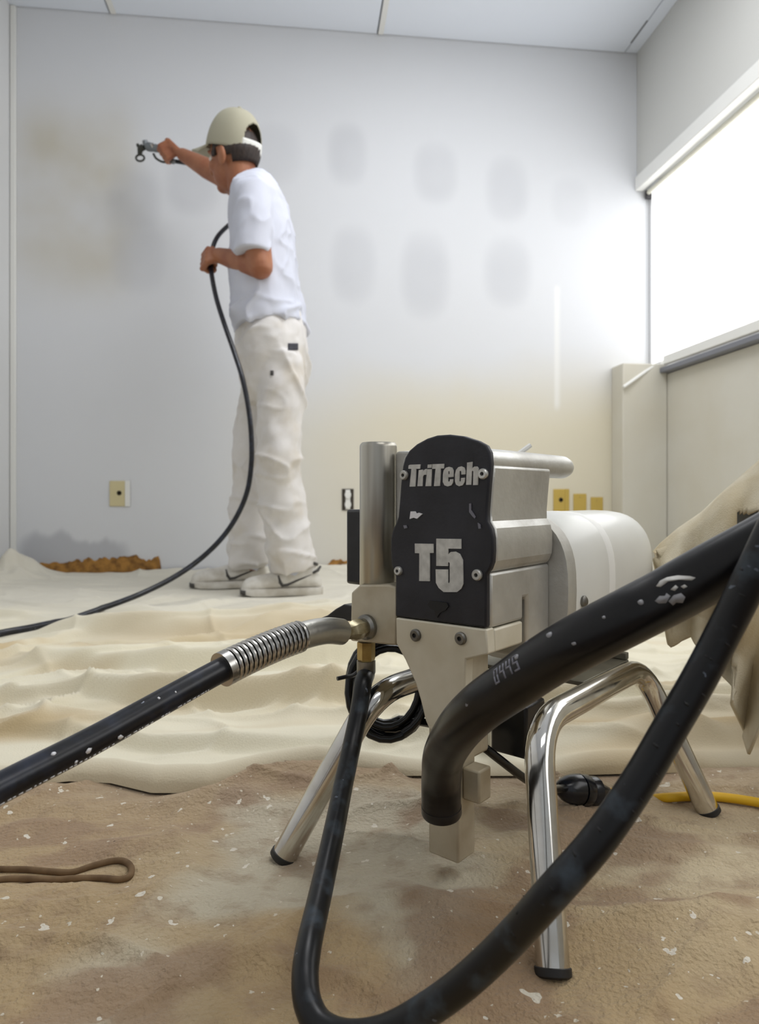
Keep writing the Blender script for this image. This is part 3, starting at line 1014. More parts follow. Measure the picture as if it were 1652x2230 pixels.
# suction hose
sq = [(961, 1768, .588), (960, 1726, .585), (961, 1690, .578), (968, 1640, .550), (1002, 1583, .505), (1050, 1536, .476), (1114, 1491, .455), (1180, 1445, .437), (1256, 1400, .422), (1366, 1343, .412),
      (1453, 1298, .408), (1538, 1251, .402), (1680, 1176, .390), (1800, 1108, .38), (1930, 1040, .37)]
sp_ = [P(*q) for q in spline(sq, 12)]
sh = link('suction_hose', MB().tube(sp_, 0.0168, 36).mesh('suction_hose', sharp=60), M['hose_suction'])
tag(sh, 'thick black suction hose curving from the pump inlet up across the picture', 'hose')
rim = [sp_[0]+(sp_[0]-sp_[1]).normalized()*k for k in (-0.006, 0.0, 0.002)]
link('hose_rim', MB().tube(rim, [0.0171, 0.0173, 0.0165], 36).mesh('hose_rim'), M['black_plastic'], sh)
SEG = {'0': 'abcdef', '4': 'fgbc', '5': 'afgcd'}


def seg_digit(mb, pts, r, s0, ang, ch, w, h, t, dirn):
    W, H_, T = w, h, t
    rect = {'a': (0, W, H_-T, H_), 'd': (0, W, 0, T), 'g': (0, W, H_/2-T/2, H_/2+T/2), 'f': (0, T, H_/2, H_), 'e': (0, T, 0, H_/2), 'b': (W-T, W, H_/2, H_), 'c': (W-T, W, 0, H_/2)}
    for k in SEG[ch]:
        x0, x1, z0, z1 = rect[k]
        patch(mb, pts, r, s0, ang, [(x0, z0), ((x0+x1)/2, z0), (x1, z0), (x1, (z0+z1)/2), (x1, z1), ((x0+x1)/2, z1), (x0, z1), (x0, (z0+z1)/2)])


def s_at(pts, px, py):
    best, acc, bs = 1e9, 0, 0
    for i in range(len(pts)):
        p = pts[i]
        xc = p.x*cp-p.y*sp
        d = p.x*sp+p.y*cp
        e = (CX+FPX*xc/d-px)**2+(HY+FPX*(CAMH-p.z)/d-py)**2
        if e < best:
            best, bs = e, acc
        if i < len(pts)-1:
            acc += (pts[i+1]-p).length
    return bs


FACE = 0.0
mk = MB()
s0 = s_at(sp_, 1118, 1488)
for i, chx in enumerate('0445'):
    seg_digit(mk, sp_, 0.0168, s0+i*0.0062, 0.10, chx, 0.0042, 0.0105, 0.0011, 1)
link('hose_print', mk.mesh('hose_print', sharp=0), M['paint_grey'], sh)
s0 = s_at(sp_, 1443, 1303)
WORN = [(s0, 0.42, [(-.002, .0045), (.002, .0062), (.007, .0056), (.013, .0030), (.0185, -.0010), (.0205, -.0032), (.0180, -.0034), (.012, .0006), (.006, .0032), (.0, .0030)]),
        (s0, 0.30, [(.0045, .0005), (.0085, .0012), (.0090, -.0006), (.006, -.0012)]),
        (s0, 0.22, [(.0105, .0004), (.0130, .0002), (.0138, -.0016), (.0112, -.0014)]),
        (s0, 0.12, [(-.008, .0030), (-.004, .0040), (-.001, .0025), (.001, .0032), (.002, .0008), (-.003, -.0010), (-.007, .0008)]),
        (s0, 0.0, [(-.001, .001), (.004, .0022), (.0085, .001), (.0092, -.002), (.006, -.0040), (.003, -.002), (.0, -.0022)])]
for px, py, an, k in ((1232, 1414, .75, .0019), (1170, 1452, .60, .0017), (1395, 1328, .45, .0015), (1262, 1396, .1, .0010), (1330, 1360, .5, .0009)):
    WORN.append((s_at(sp_, px, py), an, [(k*math.cos(t)*(1+.3*math.sin(3*t)), 1.1*k*math.sin(t)) for t in np.linspace(0, 6.28, 9)[:-1]]))
for i_, (s1, an, po) in enumerate(WORN):
    mk = MB()
    patch(mk, sp_, 0.0168, s1, an, po)
    link('worn_print', mk.mesh('worn_print', sharp=0), M['letter_silver'] if i_ < 3 else M['worn_grey'], sh)

# return hose
dw = M2W((dx, 0.010, dz-0.033))
dc = ((dw.x*cp-dw.y*sp), (dw.x*sp+dw.y*cp))
rq = [(CX+FPX*dc[0]/dc[1], HY+FPX*(CAMH-dw.z)/dc[1], dc[1]), (790, 1490, .682), (782, 1545, .672), (766, 1622, .652), (748, 1705, .62), (731, 1790, .58), (712, 1880, .54), (692, 1970, .50), (672, 2060, .462), (664, 2130, .44),
      (672, 2192, .424), (702, 2238, .412), (760, 2258, .403), (835, 2248, .395), (915, 2208, .388), (1010, 2140, .378), (1110, 2046, .366), (1210, 1935, .352), (1303, 1828, .352), (1389, 1704, .358),
      (1457, 1588, .362), (1519, 1482, .364), (1575, 1376, .364), (1624, 1280, .36), (1684, 1155, .355), (1750, 1020, .35), (1820, 880, .345)]
rp = [P(*q) for q in spline(rq, 10)]
rh = link('return_hose', MB().tube(rp, 0.0088, 28).mesh('return_hose', sharp=60), M['hose_return'])
tag(rh, 'thin black return hose looping down from the brass drain nut and up past the legs', 'hose')
mk = MB()
for i in range(30):
    s1 = s_at(rp, 1130, 2020)+i*0.0125+rng.uniform(-.004, .004)
    w, hh = rng.uniform(.0006, .0014), rng.uniform(.002, .0045)
    an = rng.uniform(-0.5, 0.9)
    patch(mk, rp, 0.0088, s1, an, [(0, 0), (w, .0002), (w*1.3, hh), (.0002, hh*.9)], 0.0002)
link('scuff_mark', mk.mesh('scuff_mark', sharp=0), M['emblem_black'], rh)

# paint hose from the outlet fitting out of the frame
hq = [(-0.088, -0.0342, oz), (-0.088, -0.060, 0.2345), (-0.088, -0.090, 0.2345), (-0.088, -0.130, 0.2300), (-0.088, -0.1742, 0.2217), (-0.088, -0.225, 0.2090), (-0.088, -0.285, 0.1935), (-0.088, -0.3439, 0.1805),
      (-0.089, -0.42, 0.163), (-0.093, -0.50, 0.143)]
hp0 = [M2W(q) for q in spv(hq, 14)]
fq = [(-120, 1418, 1.64), (0, 1394, 1.72), (80, 1372, 1.80), (150, 1350, 1.90), (230, 1322, 2.0), (300, 1296, 2.10), (370, 1262, 2.18), (430, 1222, 2.24), (480, 1175, 2.27), (515, 1125, 2.29), (538, 1070, 2.30),
      (547, 1010, 2.30), (547, 950, 2.30), (541, 890, 2.30), (528, 825, 2.32), (509, 765, 2.36), (488, 705, 2.40), (471, 650, 2.45), (461, 600, 2.50), (459, 570, 2.52), (463, 540, 2.54), (474, 515, 2.58), (496, 492, 2.66), (520, 474, 2.76), (530, 445, 2.84),
      (512, 412, 2.89), (470, 378, 2.93), (425, 360, 2.96), (385, 352, 2.97), (366, 350, 2.96)]
fpts = [P(*q) for q in spline(fq, 9)]


def ground(x, y):
    yy = float(np.interp(x, EX, EY))
    if y > yy:
        return float(far_h(np.array(x), np.array(y), np.array(y-yy)))
    return float(near_h(np.array(x), np.array(y)))


loop_ = [M2W((-0.093, -0.50, 0.140)), Vector((-0.50, 0.20, 0.075)), Vector((-0.72, 0.16, 0.03)), Vector((-0.92, 0.28, 0.02)), Vector((-1.06, 0.52, 0.02)), Vector((-1.12, 0.82, 0.02)), Vector((-1.12, 1.12, 0.03)), Vector((-1.06, 1.45, 0.03)), fpts[0]]
whole = hp0[:-1]+spv([hp0[-2]]+loop_, 10)[11:-1]+fpts
for p in whole[len(hp0):]:
    if p.z < 0.25:
        p.z = max(p.z, ground(p.x, p.y)+0.0092)
hp = whole
acc = [0.0]
for i in range(len(hp)-1):
    acc.append(acc[-1]+(hp[i+1]-hp[i]).length)


def sub(a, b):
    return [p for p, s in zip(hp, acc) if a <= s <= b]


hs = sub(0.02, 99)
ph = link('paint_hose', MB().tube(hs, [0.0098 if k < 160 else 0.0086 for k in range(len(hs))], 24).mesh('paint_hose', sharp=60), M['hose_paint'])
tag(ph, 'long black paint hose from the steel spring guard to the hand of the painter', 'hose')
fe = sub(0.0, 0.060)
link('ferrule', MB().tube(fe, [0.0085 if i < 2 else 0.0124 for i in range(len(fe))], 24).mesh('ferrule'), M['alu'], ph)
sg = MB()
ss0, ss1, turns = 0.058, 0.142, 17
cen = []
for k in range(turns*14+1):
    t = ss0+(ss1-ss0)*k/(turns*14)
    p, tg, b, n = on_tube(hp, 0.0124, t, 2*math.pi*k/14)
    cen.append(p)
link('spring_guard', sg.tube(cen, 0.0021, 8).mesh('spring_guard'), M['spring'], ph)
en = sub(0.136, 0.148)
link('guard_end', MB().tube(en, 0.0142, 24).mesh('guard_end'), M['spring'], ph)
mk = MB()
t = 0.165
while t < 0.52:
    w = rng.uniform(.0008, .0035)
    patch(mk, hp, 0.0098, t, math.pi+0.62+rng.uniform(-.03, .03), [(0, 0), (w, .0002), (w, .0016*rng.uniform(.5, 1)), (0, .0014)], 0.00025)
    t += w+rng.uniform(.0006, .0022)+(0.006 if rng.random() < .08 else 0)
for i in range(16):
    t = rng.uniform(.165, 0.52)
    k = rng.uniform(.0006, .002)
    patch(mk, hp, 0.0098, t, math.pi+rng.uniform(-.9, .5), [(k*math.cos(a)*(1+.4*math.sin(2*a+i)), k*math.sin(a)) for a in np.linspace(0, 6.28, 8)[:-1]], 0.00025)
link('hose_print', mk.mesh('hose_print', sharp=0), M['paint_smear'], ph)

# ------------------------------------------------------------------ cords
cq = []
C0 = P(846, 1494, 0.765)
cc_ = []
for k in range(7*24+1):
    a = 2*math.pi*k/24-1.2
    i = k/24
    rr = 0.0425+0.0035*math.sin(i*2.3)
    cc_.append(C0+Vector((cp, -sp, 0))*(rr*0.94*math.cos(a)+0.003*math.sin(i*5))+Vector((sp, cp, 0))*(0.005*i-0.018+0.012*math.sin(a))+Vector((0, 0, rr*1.08*math.sin(a)+0.004*math.sin(i*3.7))))
run = cc_
tail = [P(*q) for q in [(930, 1575, .74), (985, 1590, .70), (1040, 1618, .66), (1085, 1652, .66), (1135, 1690, .675), (1178, 1716, .70), (1215, 1718, .745), (1232, 1716, .772)]]
pw_ = run+spv([run[-1]]+tail, 10)[1:]
pc = link('power_cord', MB().tube(pw_, 0.0043, 10).mesh('power_cord', sharp=60), M['cable_black'])
tag(pc, 'glossy black power cord coiled under the sprayer and running to a plug on the floor', 'cord')
tw = spv([P(790, 1452, .74), P(770, 1470, .725), P(752, 1474, .715), P(734, 1478, .71)], 6)
link('cable_tie', MB().tube(tw, 0.0022, 8).mesh('cable_tie'), M['black_plastic'], pc)
# plug pushed into a socket
g0, g1 = P(1213, 1716, .770), P(1338, 1727, .810)
ax = (g1-g0).normalized()
pl = MB()
pl.lathe([(0.0, 0.005), (0.004, 0.0085), (0.012, 0.0135), (0.022, 0.0165), (0.030, 0.0175), (0.031, 0.014)], g0, ax, 20)
pg = link('plug', pl.mesh('plug'), M['plug_black'], pc)
sk = MB().lathe([(0.0, 0.014), (0.001, 0.0175), (0.012, 0.0175), (0.016, 0.0150), (0.022, 0.0165), (0.026, 0.0165), (0.030, 0.011), (0.040, 0.0085), (0.048, 0.0060), (0.049, 0.0035)], g0+ax*0.0315, ax, 20)
yq = [g0+ax*0.078, P(1352, 1728, .825), P(1400, 1740, .832)]+[G(px, py, 0.010) for px, py in [(1450, 1737), (1510, 1734), (1570, 1736), (1652, 1748), (1760, 1772), (1900, 1800)]]
yc = link('extension_cord', MB().tube(spv(yq, 10), 0.0052, 12).mesh('extension_cord', sharp=60), M['yellow_cord'])
tag(yc, 'yellow extension cord with a black socket lying behind the rear chrome foot', 'cord')
link('socket', sk.mesh('socket'), M['plug_black'], yc)
# tan draw cord on the near cloth
lq = [G(px, py, 0.006) for px, py in [(-160, 1888), (-60, 1890), (0, 1891), (60, 1892), (120, 1897), (160, 1900), (200, 1892), (240, 1884), (268, 1886), (285, 1897), (283, 1910), (262, 1919), (220, 1921), (170, 1925), (110, 1928), (50, 1929),
                                         (0, 1928), (-80, 1930), (-160, 1934)]]
lq = [Vector((p.x, p.y, float(near_h(np.array(p.x), np.array(p.y)))+0.0022)) for p in lq]
lc = link('draw_cord', MB().tube(spv(lq, 8), 0.0030, 10).mesh('draw_cord', sharp=60), M['cord_tan'])
tag(lc, 'tan draw cord lying in a flat loop on the dirty drop cloth', 'cord')

# ------------------------------------------------------------------ the painter
def CV(x, d, z=0.0):
    """Direction given as right / away / up of the lens."""
    return Vector((x*cp+d*sp, -x*sp+d*cp, z))


PO = P(575, 1290, 2.55)
PO.z = 0.0
person = thing('person', 'person in white t-shirt, white work trousers and beige cap spraying the wall', 'person', PO)


def body_part(name, me, m, parent=None):
    return link(name, me, m, parent or person)


UP = Vector((0, 0, 1))
HF = CV(-0.85, 0.53)                       # where the face looks
HL = CV(-0.53, -0.85)                      # towards the left ear
HF = (HF+UP*-0.02).normalized()
HL = (HL-UP*0.12)
HL = (HL-HF*HL.dot(HF)).normalized()
HU = HL.cross(HF)
if HU.z < 0:
    HU = -HU
HC = P(509, 340, 2.56)

TF = CV(-0.995, 0.10)                      # chest
TL = CV(-0.10, -0.995)                     # left side

B = MB()
# skull, jaw, features
B.ellipsoid(HC+HU*0.020-HF*0.006, HF*0.097, HL*0.076, HU*0.098)
B.ellipsoid(HC+HF*0.030-HU*0.045, HF*0.062, HL*0.062, HU*0.078)
B.ellipsoid(HC+HF*0.062-HU*0.098, HF*0.026, HL*0.030, HU*0.022)          # chin
B.limb([HC+HF*0.088+HU*0.012, HC+HF*0.100-HU*0.012, HC+HF*0.112-HU*0.030], [0.010, 0.012, 0.0145], 10)   # nose
B.ellipsoid(HC+HF*0.082+HU*0.026, HF*0.014, HL*0.052, HU*0.010)          # brow
B.ellipsoid(HC+HF*0.086-HU*0.062, HF*0.012, HL*0.024, HU*0.006)          # lips
B.ellipsoid(HC+HF*0.085-HU*0.070, HF*0.012, HL*0.021, HU*0.007)
for s in (1, -1):
    B.ellipsoid(HC+HF*0.058+HL*(s*0.042)-HU*0.028, HF*0.026, HL*0.022, HU*0.022)   # cheek
    e = HC+HL*(s*0.077)-HF*0.012-HU*0.022
    B.ellipsoid(e, HF*0.019-HU*0.004, HL*0.010, HU*0.033)                # ear
    B.ellipsoid(e+HL*s*0.007-HF*0.006+HU*0.008, HF*0.014, HL*0.006, HU*0.024)
# neck and trunk
NB = P(548, 418, 2.555)
B.limb([HC-HU*0.045-HF*0.022, HC-HU*0.10-HF*0.026, P(540, 395, 2.555), NB], [0.060, 0.056, 0.058, 0.066])
B.limb([P(560, 440, 2.55), P(572, 520, 2.55), P(578, 620, 2.55), P(592, 730, 2.55)], [0.09, 0.10, 0.10, 0.10])
SHL, SHR = P(550, 425, 2.40), P(594, 462, 2.71)
B.limb([SHL, P(562, 440, 2.55), SHR], [0.055, 0.07, 0.055])
# left arm: elbow bent, hand closed round the hose
ELB = P(567, 581, 2.36)
WRL = P(476, 556, 2.50)
B.limb([SHL, P(556, 500, 2.375), ELB], [0.054, 0.049, 0.043])
B.limb([ELB, ELB.lerp(WRL, 0.3)+UP*0.002, ELB.lerp(WRL, 0.7), WRL], [0.041, 0.043, 0.034, 0.027])
# right arm: stretched to the wall
ELR = P(481, 384, 2.82)
WRR = P(398, 337, 2.925)
B.limb([SHR, SHR.lerp(ELR, 0.5), ELR], [0.054, 0.048, 0.042])
B.limb([ELR, ELR.lerp(WRR, 0.35), ELR.lerp(WRR, 0.75), WRR], [0.041, 0.042, 0.033, 0.027])


def grip(c, axis, back, wrist, r, thumb_up=1.0):
    """Hand closed round a bar: c on the bar, axis along it towards the thumb side, back = from the bar to the back of the hand."""
    axis = axis.normalized()
    back = (back-axis*back.dot(axis)).normalized()
    q = axis.cross(back)
    w = wrist-c
    sgn = -1.0 if q.dot(w) > 0 else 1.0            # fingers leave away from the wrist
    q = q*sgn
    kn = c+back*(r+0.022)
    # palm and back of the hand
    for k in (-1.5, -0.5, 0.5, 1.5):
        mcp = c+axis*(k*0.0195)+back*(r+0.014)+q*0.020
        B.limb([wrist.lerp(c+back*(r+0.02), 0.25)+axis*(k*0.009), c+axis*(k*0.018)+back*(r+0.016)-q*0.024, mcp], [0.016, 0.0135, 0.0108], 10)
    # fingers
    for k, ln in ((1.5, 1.0), (0.5, 1.1), (-0.5, 1.04), (-1.5, 0.84)):
        pts = []
        for a, rr in ((48, r+0.013), (92, r+0.0125), (140, r+0.010), (190*ln, r+0.009), (228*ln, r+0.009)):
            t = math.radians(a)
            pts.append(c+axis*(k*0.0195)+back*(rr*math.cos(t))+q*(rr*math.sin(t)))
        B.limb(pts, [0.0105, 0.0098, 0.0090, 0.0084, 0.0075], 10)
    # thumb, from the side of the palm near the wrist
    base = wrist.lerp(c+back*(r+0.010), 0.55)+axis*0.026*thumb_up
    p1 = c+axis*0.040*thumb_up+back*0.010-q*(r+0.012)
    p2 = c+axis*0.040*thumb_up-back*(r+0.006)-q*(r+0.004)
    p3 = c+axis*0.034*thumb_up-back*(r+0.011)+q*0.010
    B.limb([base, p1, p2, p3], [0.014, 0.0125, 0.0105, 0.009], 10)


LH = P(459.5, 570, 2.52)
grip(LH, P(466, 532, 2.55)-P(460, 605, 2.50), CV(-0.75, -0.65), WRL, 0.0085)
RH = P(366, 333, 2.955)
GA = (P(357, 325, 2.955)-P(374, 350, 2.965)).normalized()          # along the gun's grip, upwards
grip(RH, GA, CV(0.15, -0.98, 0.1), WRR, 0.014)
# legs inside the trousers
HIPL, HIPR = P(600, 760, 2.46), P(588, 760, 2.64)
KNL, KNR = P(607, 1000, 2.44), P(548, 1000, 2.64)
ANL, ANR = P(640, 1245, 2.46), P(549, 1236, 2.66)
for h, k, a in ((HIPL, KNL, ANL), (HIPR, KNR, ANR)):
    B.limb([P(593, 735, 2.55), h], [0.09, 0.072])
    B.limb([h, h.lerp(k, 0.5), k], [0.070, 0.056, 0.046])
    B.limb([k, k.lerp(a, 0.35), a], [0.046, 0.048, 0.032])
    B.limb([a, Vector((a.x, a.y, 0.05)), Vector((a.x, a.y, 0.040))+CV(-0.09, 0.0), Vector((a.x, a.y, 0.036))+CV(-0.15, 0.0)], [0.030, 0.026, 0.022, 0.018])
me = remeshed(B, 'body', 0.0042, PO, 3)
body = body_part('body', me, M['skin'])
for s in (1, -1):
    c = HC+HF*0.079+HL*(s*0.032)+HU*0.002
    body_part('eye', MB().ellipsoid(c, HF*0.0115, HL*0.0125, HU*0.0115, 14, 10).mesh('eye', PO), M['eye'], body)
for s in (1, -1):
    c = HC+HF*0.0885+HL*(s*0.032)+HU*0.002
    body_part('pupil', MB().ellipsoid(c, HF*0.002, HL*0.005, HU*0.005, 12, 8).mesh('pupil', PO), M['emblem_black'], body)

# hair: sides and back below the cap
rows, nn = 14, 56
vs, fs = [], []
for i in range(rows):
    el = math.radians(52-i*7.4)
    for j in range(nn+1):
        az = math.radians(62+(298-62)*j/nn)
        k = (1.02 if el < math.radians(-3) else 0.955)+0.012*math.sin(j*2.1+i)
        drop = 1.0
        vs.append(tuple(HC+HU*0.016-HF*0.006+HF*(0.103*k*math.cos(el)*math.cos(az))+HL*(0.082*k*math.cos(el)*math.sin(az))+HU*(0.104*k*math.sin(el))))
for i in range(rows-1):
    for j in range(nn):
        az = 62+(298-62)*(j+0.5)/nn
        a = abs(az-180)
        low = 52-(i+1)*7.4
        lim = -38 if a < 62 else (-22 if a < 84 else (-2 if a < 104 else -20))
        if low >= lim:
            fs.append((i*(nn+1)+j, i*(nn+1)+j+1, (i+1)*(nn+1)+j+1, (i+1)*(nn+1)+j))
hair = body_part('hair', MB().add(vs, fs).mesh('hair', PO, sharp=0), M['hair'])
so = hair.modifiers.new('thickness', 'SOLIDIFY')
so.thickness = 0.010

# cap
CC = P(509, 322, 2.56)
CF = (HF+HU*0.36).normalized()
CL = HL.normalized()
CU = CL.cross(CF)
if CU.z < 0:
    CU = -CU
rows, nn = 30, 120
vs, fs, strap_f = [], [], []
for i in range(rows+1):
    t = i/rows
    el = t*math.pi/2
    for j in range(nn):
        az = 2*math.pi*j/nn
        k = math.cos(el)**0.82 if t < 1 else 0.0
        pan = 1+0.010*math.cos(6*az)*math.sin(2*el)
        front = 1+0.05*max(0, math.cos(az))*math.sin(el)
        vs.append(tuple(CC-CU*0.012+CF*(0.112*k*pan*front*math.cos(az))+CL*(0.090*k*pan*math.sin(az))+CU*(0.146*math.sin(el)**0.95 if el > 0 else 0)))
for i in range(rows):
    for j in range(nn):
        az = 360*(j+0.5)/nn
        a = abs(az-180)
        f = (i*nn+j, i*nn+(j+1) % nn, (i+1)*nn+(j+1) % nn, (i+1)*nn+j)
        if a < 34 and i >= 5 and i+0.5 <= 5+9.0*math.sqrt(max(0, 1-(a/34)**2)):
            continue
        if a < 36 and i < 5:
            strap_f.append(f)
            continue
        fs.append(f)
cap = body_part('cap', MB().add(vs, fs).mesh('cap', PO, sharp=0), M['cap'])
so = cap.modifiers.new('thickness', 'SOLIDIFY')
so.thickness = 0.003
st_ = body_part('cap_strap', MB().add(vs, strap_f).mesh('cap_strap', PO, sharp=0), M['strap'], cap)
so = st_.modifiers.new('thickness', 'SOLIDIFY')
so.thickness = 0.006
so.offset = 1.0
body_part('cap_button', MB().ellipsoid(CC+CU*0.136, CF*0.008, CL*0.008, CU*0.005, 12, 8).mesh('cap_button', PO), M['cap'], cap)
top, bot = [], []
bm_ = MB()
for i in range(7):
    q = i/6
    for j in range(25):
        a = math.radians(-62+124*j/24)
        base = CF*(0.110*math.cos(a))+CL*(0.089*math.sin(a))
        tip = CF*(0.112*math.cos(a)+0.084*math.cos(a*0.9))+CL*(0.089*math.sin(a)*0.98)
        p = base.lerp(tip, q)
        top.append(CC-CU*0.010+p-CU*(0.020*q*math.sin(a)**2+0.016*q))
fsb = [(i*25+j, i*25+j+1, (i+1)*25+j+1, (i+1)*25+j) for i in range(6) for j in range(24)]
br_ = body_part('brim', MB().add(top, fsb).mesh('brim', PO, sharp=0), M['cap'], cap)
so = br_.modifiers.new('thickness', 'SOLIDIFY')
so.thickness = 0.006


def ring(px, py, d, a, b, n=32, tilt=0.0, e=2.3, f=None, l=None):
    """Slice of the trunk: a = half breadth, b = half depth."""
    c = P(px, py, d)
    f, l = f or TF, l or TL
    out = []
    for k in range(n):
        t = 2*math.pi*k/n
        ct, s_t = math.cos(t), math.sin(t)
        x = math.copysign(abs(ct)**(2/e), ct)
        y = math.copysign(abs(s_t)**(2/e), s_t)
        out.append(c+f*(b*x)+l*(a*y)+UP*(tilt*x))
    return out


# t-shirt
Tm = MB()
Tm.rings([ring(546, 388, 2.555, .062, .058, tilt=-.028), ring(551, 397, 2.555, .082, .066, tilt=-.024), ring(560, 412, 2.55, .145, .078, tilt=-.015), ring(565, 436, 2.55, .190, .094), ring(570, 470, 2.55, .198, .104),
          ring(573, 510, 2.55, .190, .112), ring(574, 560, 2.55, .180, .119), ring(577, 615, 2.55, .174, .121), ring(582, 660, 2.55, .178, .125), ring(587, 690, 2.55, .182, .128),
          ring(592, 708, 2.55, .182, .130, tilt=-0.012), ring(594, 718, 2.55, .181, .129, tilt=-0.014)])
Tm.tube([P(562, 412, 2.50), P(556, 418, 2.45), SHL, P(552, 468, 2.38), P(549, 515, 2.365), P(548, 540, 2.36), P(548, 554, 2.358)], [0.05, 0.070, 0.071, 0.070, 0.068, 0.067, 0.067], 28)
Tm.tube([P(572, 432, 2.58), P(577, 434, 2.64), SHR, SHR.lerp(ELR, 0.3), SHR.lerp(ELR, 0.5)], [0.05, 0.072, 0.070, 0.066, 0.064], 28)
shirt_me = remeshed(Tm, 't_shirt', 0.007, PO, 5)


def shirt_w(c):
    x, y, z = c[:, 0], c[:, 1], c[:, 2]
    r = (1-np.abs(vnoise(x*9+z*7, y*9, z*5-x*6)))
    r2 = (1-np.abs(vnoise(x*14-z*9, y*14, z*10)))
    low = sstep(1.25, 0.98, z)
    return 0.015*(r**6)*(0.18+1.0*low)+0.007*r2**6-0.005+0.003*vnoise(x*22, y*22, z*22)


displace(shirt_me, shirt_w)
tsh = body_part('t_shirt', shirt_me, M['shirt'])

# trousers
Tr = MB()
Tr.rings([ring(594, 690, 2.55, .160, .116), ring(596, 720, 2.55, .172, .122), ring(597, 755, 2.55, .180, .126), ring(598, 800, 2.55, .178, .124), ring(596, 838, 2.55, .160, .108), ring(594, 880, 2.55, .12, .078)])
Tr.tube([P(606, 770, 2.465), P(606, 780, 2.465), P(612, 850, 2.455), P(611, 930, 2.445), P(608, 1000, 2.44), P(613, 1070, 2.445), P(621, 1140, 2.45), P(631, 1195, 2.455), P(638, 1228, 2.455), P(640, 1244, 2.455)],
        [.05, .094, .090, .083, .079, .078, .081, .086, .082, .078], 28)
Tr.tube([P(585, 770, 2.635), P(585, 780, 2.635), P(572, 850, 2.64), P(556, 930, 2.645), P(549, 1000, 2.645), P(545, 1070, 2.65), P(544, 1130, 2.655), P(544, 1185, 2.66), P(546, 1212, 2.66), P(547, 1229, 2.66)],
        [.05, .094, .090, .083, .079, .074, .074, .082, .079, .075], 28)
Tr.ellipsoid(P(634, 1203, 2.455), CV(.090, 0), CV(0, .082), UP*0.026)
Tr.ellipsoid(P(545, 1196, 2.66), CV(-.086, 0), CV(0, .078), UP*0.024+CV(.012, 0))
tr_me = remeshed(Tr, 'trousers', 0.007, PO, 4)


def trouser_w(c):
    x, y, z = c[:, 0], c[:, 1], c[:, 2]
    r = (1-np.abs(vnoise(x*7+z*5, y*7, z*4.5-x*5)))
    r2 = (1-np.abs(vnoise(x*6, y*6, z*17+x*5)))
    ank = sstep(0.62, 0.16, z)
    kn = np.exp(-((z-0.52)/0.16)**2)
    return 0.014*r**5+0.015*r2**4*(0.1+0.8*ank+0.5*kn)-0.007+0.005*vnoise(x*16, y*16, z*16)+0.003*vnoise(x*34-z*20, y*34, z*30)


displace(tr_me, trouser_w)
trs = body_part('trousers', tr_me, M['trousers'])


def on_surface(me, p, dirn):
    """Point where a ray from p along dirn meets the mesh (mesh in the person's frame)."""
    from mathutils.bvhtree import BVHTree
    t = BVHTree.FromPolygons([v.co.copy() for v in me.vertices], [tuple(q.vertices) for q in me.polygons])
    h = t.ray_cast(p-PO, dirn)
    return h[0], h[1]


def sew(name, me, px, py, d, w, h, m, parent, th=0.003):
    """A small fabric label laid on the clothing."""
    c = P(px, py, d-0.5)
    dr = (P(px, py, d)-c).normalized()
    a, b = [], []
    nq = 5
    for i in range(nq):
        for j in range(nq):
            p = c+CV(1, 0)*(w*(i/(nq-1)-0.5))+UP*(h*(j/(nq-1)-0.5))
            hit, n = on_surface(me, p, dr)
            if hit is None:
                return None
            a.append(hit-dr*th+PO)
    fs = [(i*nq+j, (i+1)*nq+j, (i+1)*nq+j+1, i*nq+j+1) for i in range(nq-1) for j in range(nq-1)]
    o = body_part(name, MB().add(a, fs).mesh(name, PO, sharp=0), m, parent)
    so = o.modifiers.new('thickness', 'SOLIDIFY')
    so.thickness = 0.003
    so.offset = 0
    return o


sew('pocket_label', tr_me, 638, 755, 2.42, 0.034, 0.024, M['label_dark'], trs)
sew('side_button', tr_me, 592, 812, 2.40, 0.011, 0.016, M['shoe_dark'], trs)


for a in (ANL, ANR):
    c = Vector((a.x, a.y, 0))
    body_part('sock', MB().tube([c+UP*0.215, c+UP*0.16, c+UP*0.115, c+UP*0.085+CV(-0.01, 0)], [0.046, 0.045, 0.044, 0.042], 20).mesh('sock', PO), M['shirt'])


